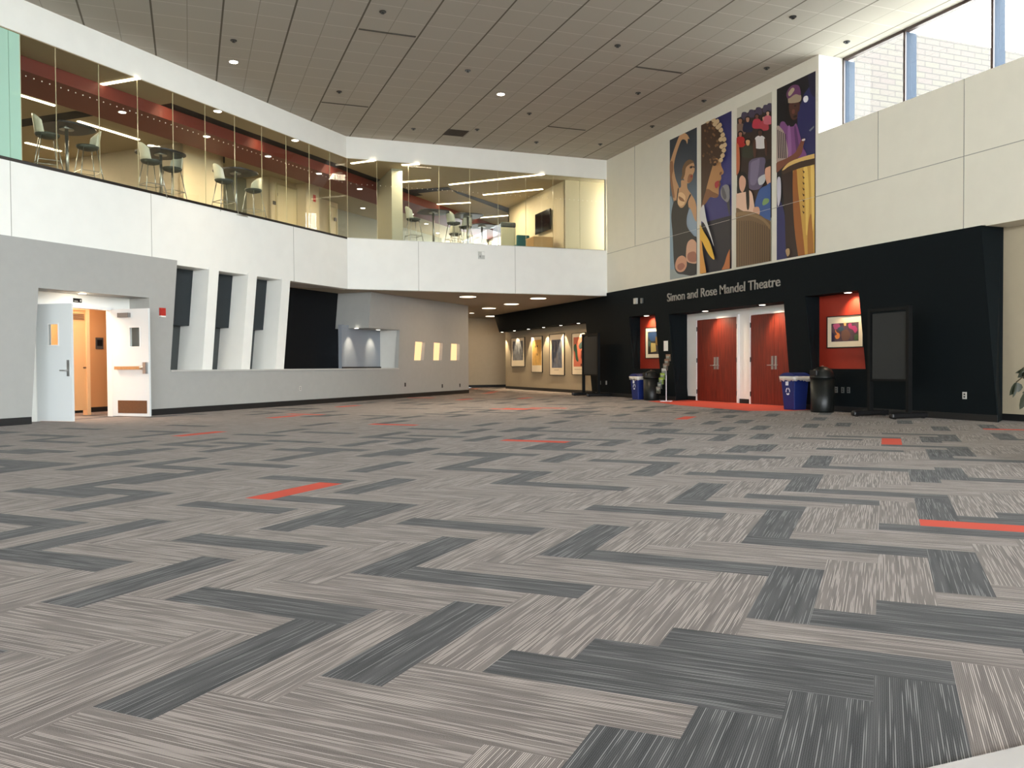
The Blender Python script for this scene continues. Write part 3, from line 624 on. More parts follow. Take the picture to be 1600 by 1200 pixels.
# exit style bracket sign under the lounge ceiling
wplate(349.5, 247, nB - .05, .05, .28, 'blade_sign', M_blk, 'thin dark blade sign fixed high on the cream lounge wall', 'sign')
# right hand (television) wall of the lounge and far windows
XT = 11.2
mb = MB(); mb.box((XT, 24.35, ZF), (XT + .1, 29.4, ZL)); mb.box((XT, 24.3, ZF), (13, 24.4, ZL)); mb.box((XT, 29.3, ZF), (12.6, 29.4, ZL)); mb.box((12.5, 29.4, ZF), (12.6, 33, ZL)); struct('wall_lounge_right', mb, M_lw)
mb = MB(); xw = 12.5
yw = [onX(x, 365, xw).y for x in (746, 761, 764, 777.5, 779, 783)]
mb.box((xw, 33, ZF), (xw + .1, yw[5], ZL)); mb.box((xw, yw[5], ZL - .35), (xw + .1, 60, ZL)); mb.box((xw, yw[3] , ZF), (xw + .1, yw[4], ZL)); mb.box((xw, yw[1], ZF), (xw + .15, yw[2], ZL)); mb.box((-14, 52, ZF), (14, 52.2, ZL)) ; struct('wall_lounge_far', mb, M_lw)
tv = empty('television', (XT - .06, onX(847, 350, XT).y, 5.6), 'black flat screen television hung on the cream lounge wall upstairs', 'television')
a0, a1 = onX(836, 352, XT - .1), onX(859, 345, XT - .1)
mb = MB(); mb.box((XT - .1, a1.y, a0.z - .33), (XT - .05, a0.y, a0.z + .36)); mb.build('screen', mat('screen_black', srgb(12, 12, 13), .12), tv, bevel=.008)
mb = MB(); mb.box((XT - .05, (a0.y + a1.y) / 2 - .2, a0.z - .15), (XT, (a0.y + a1.y) / 2 + .2, a0.z + .2)); mb.build('bracket', M_blk, tv)
# square column behind the balcony glass
Yc = 24.6; xk0, xk1 = onY(612, 300, Yc).x, onY(629, 300, Yc).x; yk = xk0 / (onY(589.5, 300, 1).x)
mb = MB(); mb.box((xk0, Yc, ZF), (xk1, yk, ZL)); struct('wall_column', mb, mat('column_paint', srgb(168, 166, 144), .6))
# glass screens
M_gl = glassmat('balcony_glass', (.96, .975, .95)); M_mint = glassmat('mint_frosted_glass', (.7, .9, .8), opac=.8, ocol=srgb(186, 224, 206))
M_rail = mat('dark_metal_rail', srgb(44, 38, 32), .35, metal=.6); M_edge = mat('polished_glass_edge', srgb(196, 186, 150), .2)
M_frit = mat('white_frit', srgb(225, 220, 205), .5)
w = bpy.data.objects.new('window_2', None); COL.objects.link(w); w.location = WP(15, NW, ZJ); w['kind'] = 'structure'
sm = [onN(x, 230, NW + .05)[0] for x in (16, 34, 89, 156, 216, 271, 321, 367, 409, 447, 483, 515)] + [sc + .04]
sm = [7.0] + sm
for i, (a, b) in enumerate(zip(sm, sm[1:])):
    mb = MB(); mb.box((a + .005, .05, ZJ + .02), (b - .005, .062, ZGT), fn=fnW); mb.build('pane', M_mint if i < 2 else M_gl, w)
    if i >= 2:
        mb = MB(); mb.box((a - .004, .048, ZJ + .02), (a + .004, .064, ZGT), fn=fnW); mb.build('edge_strip', M_edge, w)
        mb = MB(); k = 0; x = a + .1
        while x < b - .04:
            mb.box((x - .009, .044, 6.165), (x + .009, .0495, 6.183), fn=fnW); x += .155
        mb.build('frit_dot', M_frit, w)
mb = MB(); mb.box((7, -.012, ZJ - .035), (sc - .01, .10, ZJ + .02), fn=fnW); mb.build('rail', M_rail, w)
w = bpy.data.objects.new('window_3', None); COL.objects.link(w); w.location = (8, YF, ZJ); w['kind'] = 'structure'
xm = [xc + .03] + [onY(x, 300, YF + .05).x for x in (589, 638.5, 686, 734, 778, 821.5, 864, 906)] + [XR - .03]
for i, (a, b) in enumerate(zip(xm, xm[1:])):
    mb = MB(); mb.box((a + .005, YF + .05, ZJ + .01), (b - .005, YF + .062, ZGT)); mb.build('pane', M_gl, w)
    mb = MB(); mb.box((a - .004, YF + .048, ZJ), (a + .004, YF + .064, ZGT)); mb.build('edge_strip', M_edge, w)
    mb = MB(); x = a + .1
    while x < b - .04: mb.box((x - .009, YF + .044, 6.165), (x + .009, YF + .0495, 6.183)); x += .155
    mb.build('frit_dot', M_frit, w)
mb = MB(); mb.box((xc, YF, ZJ - .005), (XR, YF + .1, ZJ + .012)); mb.box((XR - .03, YF + .02, ZJ), (XR + .02, YF + .09, ZGT)); mb.build('rail', mat('bright_rail', srgb(190, 188, 176), .3, metal=.5), w)
# light bars in the lounge ceiling
bars = [((147, 135), (217, 123), 'nearest the frosted panes'), ((20, 146), (86, 166), 'beyond the red beam at far left'), ((122, 190), (217, 219), 'above the first two high tables'), ((40, 223.5), (95, 237), 'low between the leftmost stool and table'),
    ((549, 256), (586, 251), 'just left of the square column'), ((628, 258.5), (655, 257), 'short one right of the column top'), ((628, 285), (672, 282), 'second one right of the column'), ((702, 289), (850, 273), 'long one at the top right'),
    ((755, 305), (848, 296), 'pointing at the television wall'), ((650, 321.5), (735, 317), 'over the high tables right of the column'), ((695, 345), (796, 337), 'ending at the far wall corner'), ((733, 361), (752, 359), 'small and farthest by the windows'), ((514, 307), (541, 304), 'dim, reflected beside the red alarm')]
for (p0, p1, w_) in bars[:-1]:
    a = onZ(*p0, ZL - .02); b = onZ(*p1, ZL - .02); d = (b - a).normalized(); nrm = Vector((-d.y, d.x, 0)) * .045
    o = empty('light_bar', (a + b) / 2, 'glowing linear light bar in the upstairs ceiling, ' + w_, 'light', 'linear light bars in the upstairs lounge')
    mb = MB(); mb.hexa([a + nrm, b + nrm, b - nrm, a - nrm, a + nrm + Vector((0, 0, .018)), b + nrm + Vector((0, 0, .018)), b - nrm + Vector((0, 0, .018)), a - nrm + Vector((0, 0, .018))]); mb.build('diffuser', M_tube, o)
def disc(name, c, r, label, cat, group, m=M_lamp, sx=1, h=.012, ring=None, rings=None):
    o = empty(name, c, label, cat, group)
    mb = MB(); mb.lathe((c.x, c.y, c.z - h), [(r, 0), (r, h)], 20); mb.build('diffuser', m, o)
    mb = MB(); mb.lathe((c.x, c.y, c.z - h * .7), [(r + .018, 0), (r + .018, h * .7)], 20); mb.build('trim_ring', M_greyl if ring is None else ring, o); return o
for (x, y), w_ in zip(((191, 175), (323, 213), (419, 244), (498.5, 271), (562, 295), (643, 334.5), (666, 349.5), (684, 364)), ('leftmost', 'second from left', 'third from left', 'fourth from left', 'last before the column', 'first right of the column', 'second right of the column', 'third right of the column')):
    disc('downlight', onZ(x, y, ZR), .075, 'round downlight in the dark red beam upstairs, ' + w_, 'light', 'downlights in the red beam', M_lampw)
for (x, y), w_ in zip(((340, 173.5), (461, 219), (236, 227), (567, 325)), ('above the dark slot left of the corner', 'tucked under the white fascia near the corner', 'above the second high table', 'left of the column by the dark shelf')):
    disc('downlight', onZ(x, y, ZL), .085, 'round downlight in the lounge ceiling, ' + w_, 'light', 'downlights in the lounge ceiling', M_lampw)
for (a_, n_, e) in ((11, 16, 90), (13.5, 15.4, 90), (16, 15.5, 110), (19, 15.6, 110), (22, 15.8, 24), (12, 20, 150), (15, 21, 120)):
    l = light('lounge_light', 'AREA', WP(a_, n_, ZR - .06 if 14.8 < n_ < 16.4 else ZL - .06), e, (1, .83, .60), size=.8)
for (x, y, e) in ((6.9, 26.5, 60), (9.5, 26.0, 60), (10, 28, 120), (8, 31, 110), (11, 34, 80), (6.3, 24.2, 60)):  # last one is an extra lamp, added to brighten the column's front face
    light('lounge_light', 'AREA', (x, y, ZL - .06), e, (1, .84, .62), size=.8)
# cove light on the red vertical face
for a_ in (14.2, 17.2, 20.3): l = light('cove_light', 'SPOT', WP(a_, 14.45, ZL - .03), 14, (1, .7, .45), spot=1.9, blend=1); aim(l, WP(a_, 14.85, ZR))
# ------------------------------------------------------------------ stools and high tables
M_shell = mat('cream_shell', srgb(206, 206, 184), .45); M_seatu = mat('seat_underside', srgb(64, 68, 58), .6); M_tabt = mat('dark_table_top', srgb(28, 25, 21), .4); M_leg = mat('stool_steel', srgb(168, 168, 158), .3, metal=.9)
def make_stool():
    o = empty('bar_stool', (0, 0, 0), 'x', 'stool')
    mb = MB(); hs = .75; n = 18
    mb.lathe((0, 0, hs), [(.10, -.05), (.19, -.02), (.215, .02), (.205, .035), (.17, .02), (.02, .0)], n, sy=.95); q = mb.build('seat', M_seatu, o, smooth=True)
    mb = MB(); N = 11; rows = []
    for k in range(6):
        z = hs + .02 + .35 * k / 5; row = []
        for i in range(N):
            t = -1.15 + 2.3 * i / (N - 1); R = .205 + .02 * k / 5; row.append(Vector((-R * math.cos(t) - .03 * k / 5, R * math.sin(t) * (1 - .18 * k / 5), z - .02 * k * abs(t) ** 2)))
        rows.append(row)
    for k in range(5):
        for i in range(N - 1): mb.face([rows[k][i], rows[k][i + 1], rows[k + 1][i + 1], rows[k + 1][i]])
    q = mb.build('backrest', M_shell, o, smooth=True); q.modifiers.new('thick', 'SOLIDIFY').thickness = .014
    for sx in (-1, 1):
        for sy in (-1, 1):
            mb = MB(); mb.tube((sx * .12, sy * .12, hs - .02), (sx * .23, sy * .22, 0), .010, 8); mb.build('leg', M_leg, o, smooth=True)
    mb = MB(); z = .27; f = .12 + .11 * (hs - z) / hs; c = [(f, f, z), (-f, f, z), (-f, -f, z), (f, -f, z)]
    for i in range(4): mb.tube(c[i], c[(i + 1) % 4], .008, 6)
    mb.build('footrest', M_leg, o); return o
def make_table():
    o = empty('high_table', (0, 0, 0), 'x', 'table')
    mb = MB(); L = []
    for i in range(40):
        t = 2 * math.pi * i / 40; c, s_ = math.cos(t), math.sin(t); r = .46 / (abs(c) ** 3 + abs(s_) ** 3) ** (1 / 3); L.append((r * c, r * s_))
    mb.loops([L], lambda x, y, d: Vector((x, y, d)), 1.035, 1.065); mb.build('table_top', M_tabt, o, bevel=.006)
    mb = MB(); mb.tube((0, 0, .03), (0, 0, 1.035), .032, 14); mb.build('pedestal', M_leg, o, smooth=True)
    mb = MB(); mb.lathe((0, 0, 1.015), [(.13, .0), (.13, .02)], 20); mb.build('mounting_plate', M_leg, o)
    mb = MB(); mb.lathe((0, 0, 0), [(.27, 0), (.27, .015), (.05, .035)], 24); mb.build('base_plate', M_leg, o, smooth=True); return o
st0, tb0 = make_stool(), make_table(); used = {'s': False, 't': False}
def put(kind, px, z, rz, label, group):
    proto = st0 if kind == 's' else tb0
    q = onZ(*px, ZF + z); o = proto if not used[kind] else copy_tree(proto); used[kind] = True
    o.location = (q.x, q.y, ZF); o.rotation_euler = (0, 0, rz); o['label'] = label; o['group'] = group
GT, GS = 'high tables in the upstairs lounge', 'cream bar stools in the upstairs lounge'
tabs = [((104, 201), 'first black high table upstairs from the mint frosted panes'), ((251, 241), 'black high table upstairs with a cream stool on each side, left part of the glass'), ((368, 270), 'black high table upstairs in front of the grey recess, near the corner'),
        ((677, 332), 'black high table upstairs just right of the square column'), ((731, 338), 'black high table upstairs crossed by a glass joint, right part of the balcony'), ((753, 354), 'small distant black high table upstairs left of the bright windows')]
for i, (p_, l_) in enumerate(tabs):
    q = onZ(*p_, ZF + 1.04)
    if i >= 3:  # keep these clear of the glass, behind it on the same sight line
        pass
    put('t', p_, 1.04, math.pi / 4 if i < 3 else 0, l_, GT)
stools = [((74, 213), .3, 'cream bar stool beside the mint frosted panes upstairs'), ((137, 232), 3.6, 'cream bar stool between the first and second high tables upstairs'), ((236, 254), .5, 'cream bar stool left of the second high table upstairs'),
          ((269, 266), 3.9, 'cream bar stool right of the second high table upstairs'), ((350, 284), .5, 'cream bar stool left of the third high table upstairs'), ((396, 299), 3.9, 'cream bar stool right of the third high table upstairs'),
          ((646, 344), .2, 'bar stool directly right of the square column upstairs'), ((709, 350), .4, 'bar stool standing between the two tables right of the column'), ((727, 356), 1.8, 'bar stool facing away under the jointed table upstairs'), ((711, 367), 1.4, 'bar stool with dark wire base low at the balcony edge')]
for p_, rz, l_ in stools: put('s', p_, .74, rz, l_, GS)
# lounge seating near the television
q = onZ(795, 378, ZF + .5)
so = empty('high_back_chair', (10.2, 26.4, ZF), 'high backed pale lounge seat with dark top edge, left of the teal chair upstairs', 'seat')
x0, x1 = onY(783.5, 375, 26.2).x, onY(806, 375, 26.2).x
mb = MB(); mb.box((x0, 26.2, ZF), (x1, 26.3, ZF + 1.05)); mb.build('backrest', mat('pale_fabric', srgb(190, 186, 156), .8), so, bevel=.03)
mb = MB(); mb.box((x0, 26.19, ZF + 1.05), (x1 + .01, 26.33, ZF + 1.22)); mb.build('top_cushion', mat('grey_fabric', srgb(70, 74, 70), .8), so, bevel=.04)
mb = MB(); mb.box((x0, 26.3, ZF), (x1, 26.9, ZF + .45)); mb.build('seat', mat('pale_fabric', srgb(190, 186, 156), .8), so, bevel=.03)
x0, x1 = onY(808, 380, 25.6).x, onY(828, 380, 25.6).x
so = empty('lounge_chair', ((x0 + x1) / 2, 25.7, ZF), 'low teal lounge chair seen over the balcony edge upstairs', 'chair'); M_teal = mat('teal_fabric', srgb(44, 98, 98), .8)
mb = MB(); mb.box((x0, 25.6, ZF), (x1, 25.72, ZF + .72)); mb.build('backrest', M_teal, so, bevel=.04); mb = MB(); mb.box((x0, 25.72, ZF), (x1, 26.2, ZF + .42)); mb.build('seat', M_teal, so, bevel=.04)
x0, x1 = onY(834, 380, 24.9).x, onY(865, 380, 24.9).x
so = empty('wood_cabinet', ((x0 + x1) / 2, 25.1, ZF), 'light wood low cabinet under the television upstairs', 'cabinet'); mb = MB(); mb.box((x0, 24.9, ZF), (min(x1, XT - .01), 25.6, ZF + .55)); mb.build('body', mat('light_wood', srgb(186, 148, 98), .5), so, bevel=.01)
mb = MB(); mb.box((x0 - .01, 24.88, ZF + .55), (min(x1, XT - .01), 25.6, ZF + .58)); mb.build('top', mat('light_wood', srgb(196, 160, 110), .5), so)
# ------------------------------------------------------------------ big ceiling fittings
for (x, y), w_ in (((365, 96.5), 'near the left upper glass'), ((782.5, 147), 'in the middle of the hall')):
    c = onZ(x, y, ZC); disc('downlight', c, .085, 'bright round downlight in the grey hall ceiling, ' + w_, 'light', 'hall ceiling downlights', emis('lamp_hall', (1, .93, .78), 25))
    l = light('hall_downlight', 'SPOT', (c.x, c.y, c.z - .03), 350 if c.x < 3 else 1900, (1, .82, .60), spot=1.3 if c.x < 3 else 1.75, blend=1, rad=.08)
for (p0, p1, w_) in (((560.3, 45), (650.3, 56.6), 'nearest one, upper middle'), ((502.2, 159.4), (575.3, 167.4), 'over the bend of the left wall'), ((993, 104), (1064, 115), 'closest to the tall banners'), ((856.6, 197.4), (913.75, 204), 'farthest one, above the balcony')):
    a, b = onZ(*p0, ZC), onZ(*p1, ZC); mb = MB(); mb.box((min(a.x, b.x), a.y - .035, ZC - .006), (max(a.x, b.x), a.y + .035, ZC)); mb.box((min(a.x, b.x) + .02, a.y - .012, ZC - .009), (max(a.x, b.x) - .02, a.y + .012, ZC - .006), 1)
    tag(mb.build('linear_diffuser', [mat('diffuser_grey', srgb(84, 78, 66), .6), M_blk]), 'thin dark linear air slot in the hall ceiling, ' + w_, 'vent', 'linear air slots in the hall ceiling')
c = onZ(712, 207.5, ZC); o = empty('ceiling_vent', c, 'dark rectangular grille in the hall ceiling above the balcony corner', 'vent')
mb = MB(); mb.box((c.x - .30, c.y - .30, ZC - .004), (c.x + .30, c.y + .30, ZC)); mb.build('backing', mat('vent_dark', srgb(42, 34, 26), .7), o)
mb = MB()
for k in range(9): mb.box((c.x - .3, c.y - .3 + k * .07, ZC - .012), (c.x + .3, c.y - .28 + k * .07, ZC - .004))
mb.build('slat', mat('vent_slat', srgb(66, 54, 42), .6), o)
heads = [(598, 18), (530, 143), (365, 63), (731, 110), (827, 177), (965, 71), (997, 145), (1198, 106), (1239, 26), (1323, 65), (1100, 157), (1019, 197), (938, 225), (745.5, 202), (838, 222), (646, 201)]
h0 = None
for x, y in heads:
    c = onZ(x, y, ZC)
    if h0 is None:
        h0 = empty('sprinkler_head', (0, 0, 0), 'small dark sprinkler head in the tiled hall ceiling', 'sprinkler', 'sprinkler heads in the hall ceiling')
        mb = MB(); mb.lathe((0, 0, -.012), [(.065, 0), (.065, .012)], 14); mb.build('escutcheon', M_blk, h0)
        mb = MB(); mb.tube((0, 0, -.035), (0, 0, -.01), .014, 8); mb.lathe((0, 0, -.042), [(.03, 0), (.03, .008)], 12); mb.build('deflector', M_blk, h0); h0.location = c
    else: o = copy_tree(h0); o.location = c
# corridor ceiling lights
for (x, y), w_ in (((731, 463.5), 'nearest the balcony edge on the left'), ((799, 475), 'middle of the corridor'), ((841, 466), 'nearest the balcony edge on the right'), ((764, 481.5), 'fourth one back, left of centre'), ((768, 494), 'farthest, by the dark fascia end'), ((737, 489), 'tiny one by the grey wall corner')):
    c = onZ(x, y, ZB - .001); small = x == 737
    disc('recessed_light', c, .09 if small else .26, 'round glowing light in the low corridor ceiling, ' + w_, 'light', 'corridor ceiling lights', emis('lamp_corr', (1, .84, .62), 5))
    light('corridor_light', 'AREA', (c.x, c.y, ZB - .03), 10 if small else 26, (1, .68, .38), size=.4)
# picture lights along the gallery fascia
k = 0
lx = [784, 803, 825, 848.5, 875.5, 903]
for i, x in enumerate(lx):
    c = onX(x, 519.5 - (x - 784) * .118, XR + .08); c = Vector((XR + .10, c.y, ZO))
    disc('picture_light', c, .05, ('first', 'second', 'third', 'fourth', 'fifth', 'last')[i] + ' little spotlight from the corridor end under the dark gallery fascia', 'light', 'spotlights over the framed posters', M_lampw)
for i, x in enumerate((790, 810, 832.5, 856, 882, 911)):
    y_ = onX(x, 520, 12.85).y; l = light('picture_spot', 'SPOT', (12.58, y_, ZO - .02), 170, (1, .78, .50), spot=1.25, blend=.25, rad=.012); aim(l, (12.74, y_, .9))
light('gallery_fill', 'SPOT', (11, 35.8, 3.1), 26, (1, .7, .4), spot=1.6, blend=1, rad=.04).rotation_euler = (.35, 0, 0)
# soffit spots: niches, entrance, counter niche
def spot2(px, X, z, tgt, e, label, col=(1, .78, .52), sp=2.0):
    c = onX(*px, X); c = Vector((X, c.y, z)); disc('downlight', c, .07, label, 'light', None, M_lampw); l = light('niche_spot', 'SPOT', (c.x, c.y, z - .03), e, col, spot=sp, blend=.9, rad=.03); aim(l, tgt(c))
spot2((1010, 493), XR + .17, ZO, lambda c: (12.79, c.y, 1.9), 75, 'small downlight in the top of the left red niche'); spot2((1325, 458), XR + .17, ZO, lambda c: (12.79, c.y, 1.9), 75, 'small downlight in the top of the right red niche')
spot2((1102, 484), XR + .18, ZA, lambda c: (12.98, c.y - .5, .9), 95, 'small downlight over the left theatre door pair'); spot2((1191, 473.5), XR + .18, ZA, lambda c: (12.98, c.y - .45, .9), 95, 'small downlight over the right theatre door pair')
for i, (x, w_) in enumerate(((546, 'left'), (580, 'right'))):
    a_ = (NW + .38) * rr(x + 10); c = WP(a_, NW + .35, ZQ); disc('downlight', c, .06, w_ + ' small downlight in the counter niche ceiling', 'light', None, M_lampw)
    l = light('niche_spot', 'SPOT', (c.x, c.y, c.z - .03), 42, (1, .85, .62), spot=1.0, blend=.8, rad=.02); aim(l, WP(a_ + .05, 14.53, 1.5))
c = WP(K(133, 458)[0] + .15, NW + .22, ZD); disc('downlight', c, .07, 'small downlight above the open white doors', 'light', None, M_lampw); light('door_spot', 'POINT', (c.x, c.y, c.z - .1), 3, (1, .85, .65))
# fins top wash
# little lit window boxes
M_glow = emis('kitchen_glow_panel', (1, .62, .30), 1.5)  # emissive back panels stand in for the lit room behind the windows
for i, (x0, x1, w_) in enumerate(((647, 664.5, 'leftmost'), (677, 692, 'middle'), (703, 718.5, 'rightmost'))):
    a0, a1 = K(x0, 548)[0] - .03, K(x1, 548)[0] + .50; z0, z1 = 1.16, 1.84
    o = empty('lit_window_box', mW((a0 + a1) / 2, z0, .3), w_ + ' of the three little glowing wall windows by the corridor', 'window', 'three little lit windows in the grey wall')
    mb = MB(); mb.box((a0, .28, z0 - .02), (a1 + .06, .31, z1 + .02), fn=fnW); mb.build('back_panel', M_glow, o)
    mb = MB(); mb.box((a0, .085, z1), (a1 + .06, .31, z1 + .03), fn=fnW); mb.box((a0, .085, z0 - .03), (a1 + .06, .31, z0), fn=fnW); mb.box((a1 + .06, .3, z0), (a1 + .063, .74, z1), fn=fnW); mb.build('box_liner', mat('peach_liner', srgb(216, 170, 120), .6), o)
    mb = MB(); mb.box((a0 + .20, .16, z0), (a0 + .34, .26, z0 + .50), fn=fnW); mb.build('red_display', mat('display_red', srgb(200, 60, 30), .5), o)
    mb = MB(); mb.box((a0 + .18, .12, z0), (a0 + .30, .158, z0 + .24), fn=fnW); mb.build('white_display', mat('display_white', srgb(235, 225, 210), .5), o)
    light('kitchen_glow', 'POINT', mW((a0 + a1) / 2, (z0 + z1) / 2 + .2, .2), 1.0, (1, .62, .3), rad=.05)
# outlets and small wall fittings
M_plate = mat('outlet_plate', srgb(196, 194, 188), .4); M_dk = mat('outlet_dark', srgb(40, 38, 36), .5)
for x, y, w_ in ((469, 607, 'below the black shutter'), (633, 601, 'left of the three lit windows'), (691, 603, 'below the middle lit window'), (718.5, 602, 'below the rightmost lit window')):
    wplate(x, y, NW + NK, .075, .12, 'wall_outlet', M_plate if x == 469 else M_dk, 'small wall outlet low on the grey wall ' + w_, 'outlet', .008, None, M_dk if x == 469 else M_blk)
wplate(252.5, 487.5, NW + NK, .13, .17, 'fire_alarm', M_al, 'red fire alarm pull on the grey wall right of the open doors', 'alarm', .05); wplate(252.5, 494.5, NW + NK, .13, .03, 'alarm_label', M_white, 'white strip directly under the red alarm right of the open doors', 'label', .055)
def rplate(x, y, w, h, name, m, label, cat, th=.01, m2=M_blk, X=XR):
    q = onX(x, y, X); mb = MB(); mb.box((X - th, q.y - w / 2, q.z - h / 2), (X, q.y + w / 2, q.z + h / 2))
    if m2: mb.box((X - th - .003, q.y - w * .2, q.z + h * .08), (X - th, q.y + w * .2, q.z + h * .3), 1); mb.box((X - th - .003, q.y - w * .2, q.z - h * .3), (X - th, q.y + w * .2, q.z - h * .08), 1)
    return tag(mb.build(name, [m, m2] if m2 else m), label, cat)
M_pl2 = mat('grey_plate', srgb(120, 122, 120), .35, metal=.4)
for x, y, w_ in ((938, 598, 'left one of two beside the gallery opening'), (947.5, 598, 'right one of two beside the gallery opening'), (1298.5, 609, 'first from the trash can in a row of four'), (1307, 609, 'second from the trash can in a row of four'), (1317, 609.5, 'third from the trash can in a row of four'), (1326, 609.5, 'fourth from the trash can in a row of four'), (1507.5, 618, 'alone near the right end')):
    rplate(x, y, .115 if x == 1298.5 else .08, .12, 'wall_outlet', M_plate if x in (947.5, 1298.5, 1507.5) else M_pl2, 'outlet plate on the dark wall, ' + w_, 'outlet')
rplate(994.5, 470.5, .16, .17, 'wall_speaker', M_plate, 'small pale box high on the dark wall, left of its pair', 'speaker', .06, None); rplate(1004, 470, .08, .15, 'strobe_light', M_pl2, 'thinner pale fitting high on the dark wall, right of its pair', 'light', .05, None)
rplate(1040.5, 540.5, .22, .28, 'notice_sheet', M_white, 'white paper notice on the dark wall above the brochure rack', 'notice', .004, None)
q = onY(752, 399, YF); o = empty('wall_sensor', (q.x, YF - .03, q.z - .1), 'small white and grey sensor on the balcony wall', 'sensor')
mb = MB(); mb.box((q.x - .1, YF - .03, q.z - .11), (q.x + .1, YF, q.z + .11)); mb.build('housing', mat('sensor_grey', srgb(190, 190, 184), .4), o); mb = MB(); mb.box((q.x + .0, YF - .05, q.z + .0), (q.x + .09, YF - .03, q.z + .1)); mb.build('lens', M_white, o); mb = MB(); mb.box((q.x - .07, YF - .045, q.z - .07), (q.x - .03, YF - .03, q.z - .01)); mb.build('sounder', mat('sensor_mid', srgb(140, 140, 136), .4), o)
# ------------------------------------------------------------------ theatre lettering
def lettering(words, x0p, x1p, zc, hcap, m):
    # one text block, measured as a whole, then built word by word
    def text(t_):
        cu = bpy.data.curves.new('t', 'FONT'); cu.body = t_; cu.size = 1; cu.extrude = .02; cu.offset = .007
        t = bpy.data.objects.new('t', cu); COL.objects.link(t); bpy.context.view_layer.update()
        me = bpy.data.meshes.new_from_object(t.evaluated_get(bpy.context.evaluated_depsgraph_get())); bpy.data.objects.remove(t); return me
    mx = lambda me: max(v.co.x for v in me.vertices); mn = lambda me: min(v.co.x for v in me.vertices)
    full = text(' '.join(words)); a0, a1 = mn(full), mx(full); kx = (x0p - x1p) / (a1 - a0); kz = hcap / .729
    o = empty('sign_lettering', (XR, (x0p + x1p) / 2, zc), 'silver raised lettering Simon and Rose Mandel Theatre on the dark wall', 'sign')
    for i, w_ in enumerate(words):
        me = text(w_); end = mx(text(' '.join(words[:i + 1]))); sh = end - mx(me)
        for v in me.vertices:
            x, y, z = v.co; v.co = (XR - .006 - (z + .02) * .5, x0p - (x + sh - a0) * kx, zc + y * kz)
        me.materials.clear(); me.materials.append(m); c = bpy.data.objects.new('word', me); COL.objects.link(c); c.parent = o; c.matrix_parent_inverse = Matrix.Translation(-o.location)
    return o
q0, q1 = onX(1043.5, 470, XR), onX(1220, 447, XR)
o = lettering(['Simon', 'and', 'Rose', 'Mandel', 'Theatre'], q0.y, q1.y, (q0.z + q1.z) / 2 - .01, .235, mat('satin_letters', srgb(150, 146, 138), .35, metal=.3))
# ------------------------------------------------------------------ poster stands
M_stand = mat('black_stand', srgb(15, 16, 16), .6, spec=.2); M_board = mat('grey_board', srgb(42, 43, 42), .85)
def stand(xc_, y0, y1, label):
    o = empty('poster_stand', (xc_, (y0 + y1) / 2, 0), label, 'display stand', 'black poster stands on wheeled feet')
    for y in (y0, y1):
        mb = MB(); mb.box((xc_ - .42, y - .05, .012), (xc_ + .42, y + .05, .11)); f = mb.build('foot', M_blk, o, bevel=.03)
        for s_ in (-1, 1): mb = MB(); mb.tube((xc_ + s_ * .33, y - .03, .018), (xc_ + s_ * .33, y + .03, .018), .018, 10); mb.build('castor', M_blk, f)
        mb = MB(); mb.box((xc_ - .045, y - .03, .10), (xc_ + .045, y + .03, 2.0)); mb.build('post', M_stand, o)
    mb = MB(); mb.box((xc_ - .03, y0 + .03, 1.94), (xc_ + .03, y1 - .03, 1.99)); mb.box((xc_ - .03, y0 + .03, .66), (xc_ + .03, y1 - .03, .70)); mb.build('crossbar', M_stand, o)
    mb = MB(); mb.box((xc_ - .015, y0 + .06, .70), (xc_ + .015, y1 - .06, 1.90)); mb.build('board', M_board, o)
    return o
stand(11.85, 11.28, 12.18, 'black poster stand with blank grey board right of the framed flower picture')
stand(11.97, 23.55, 24.62, 'black poster stand with blank board in front of the gallery opening')
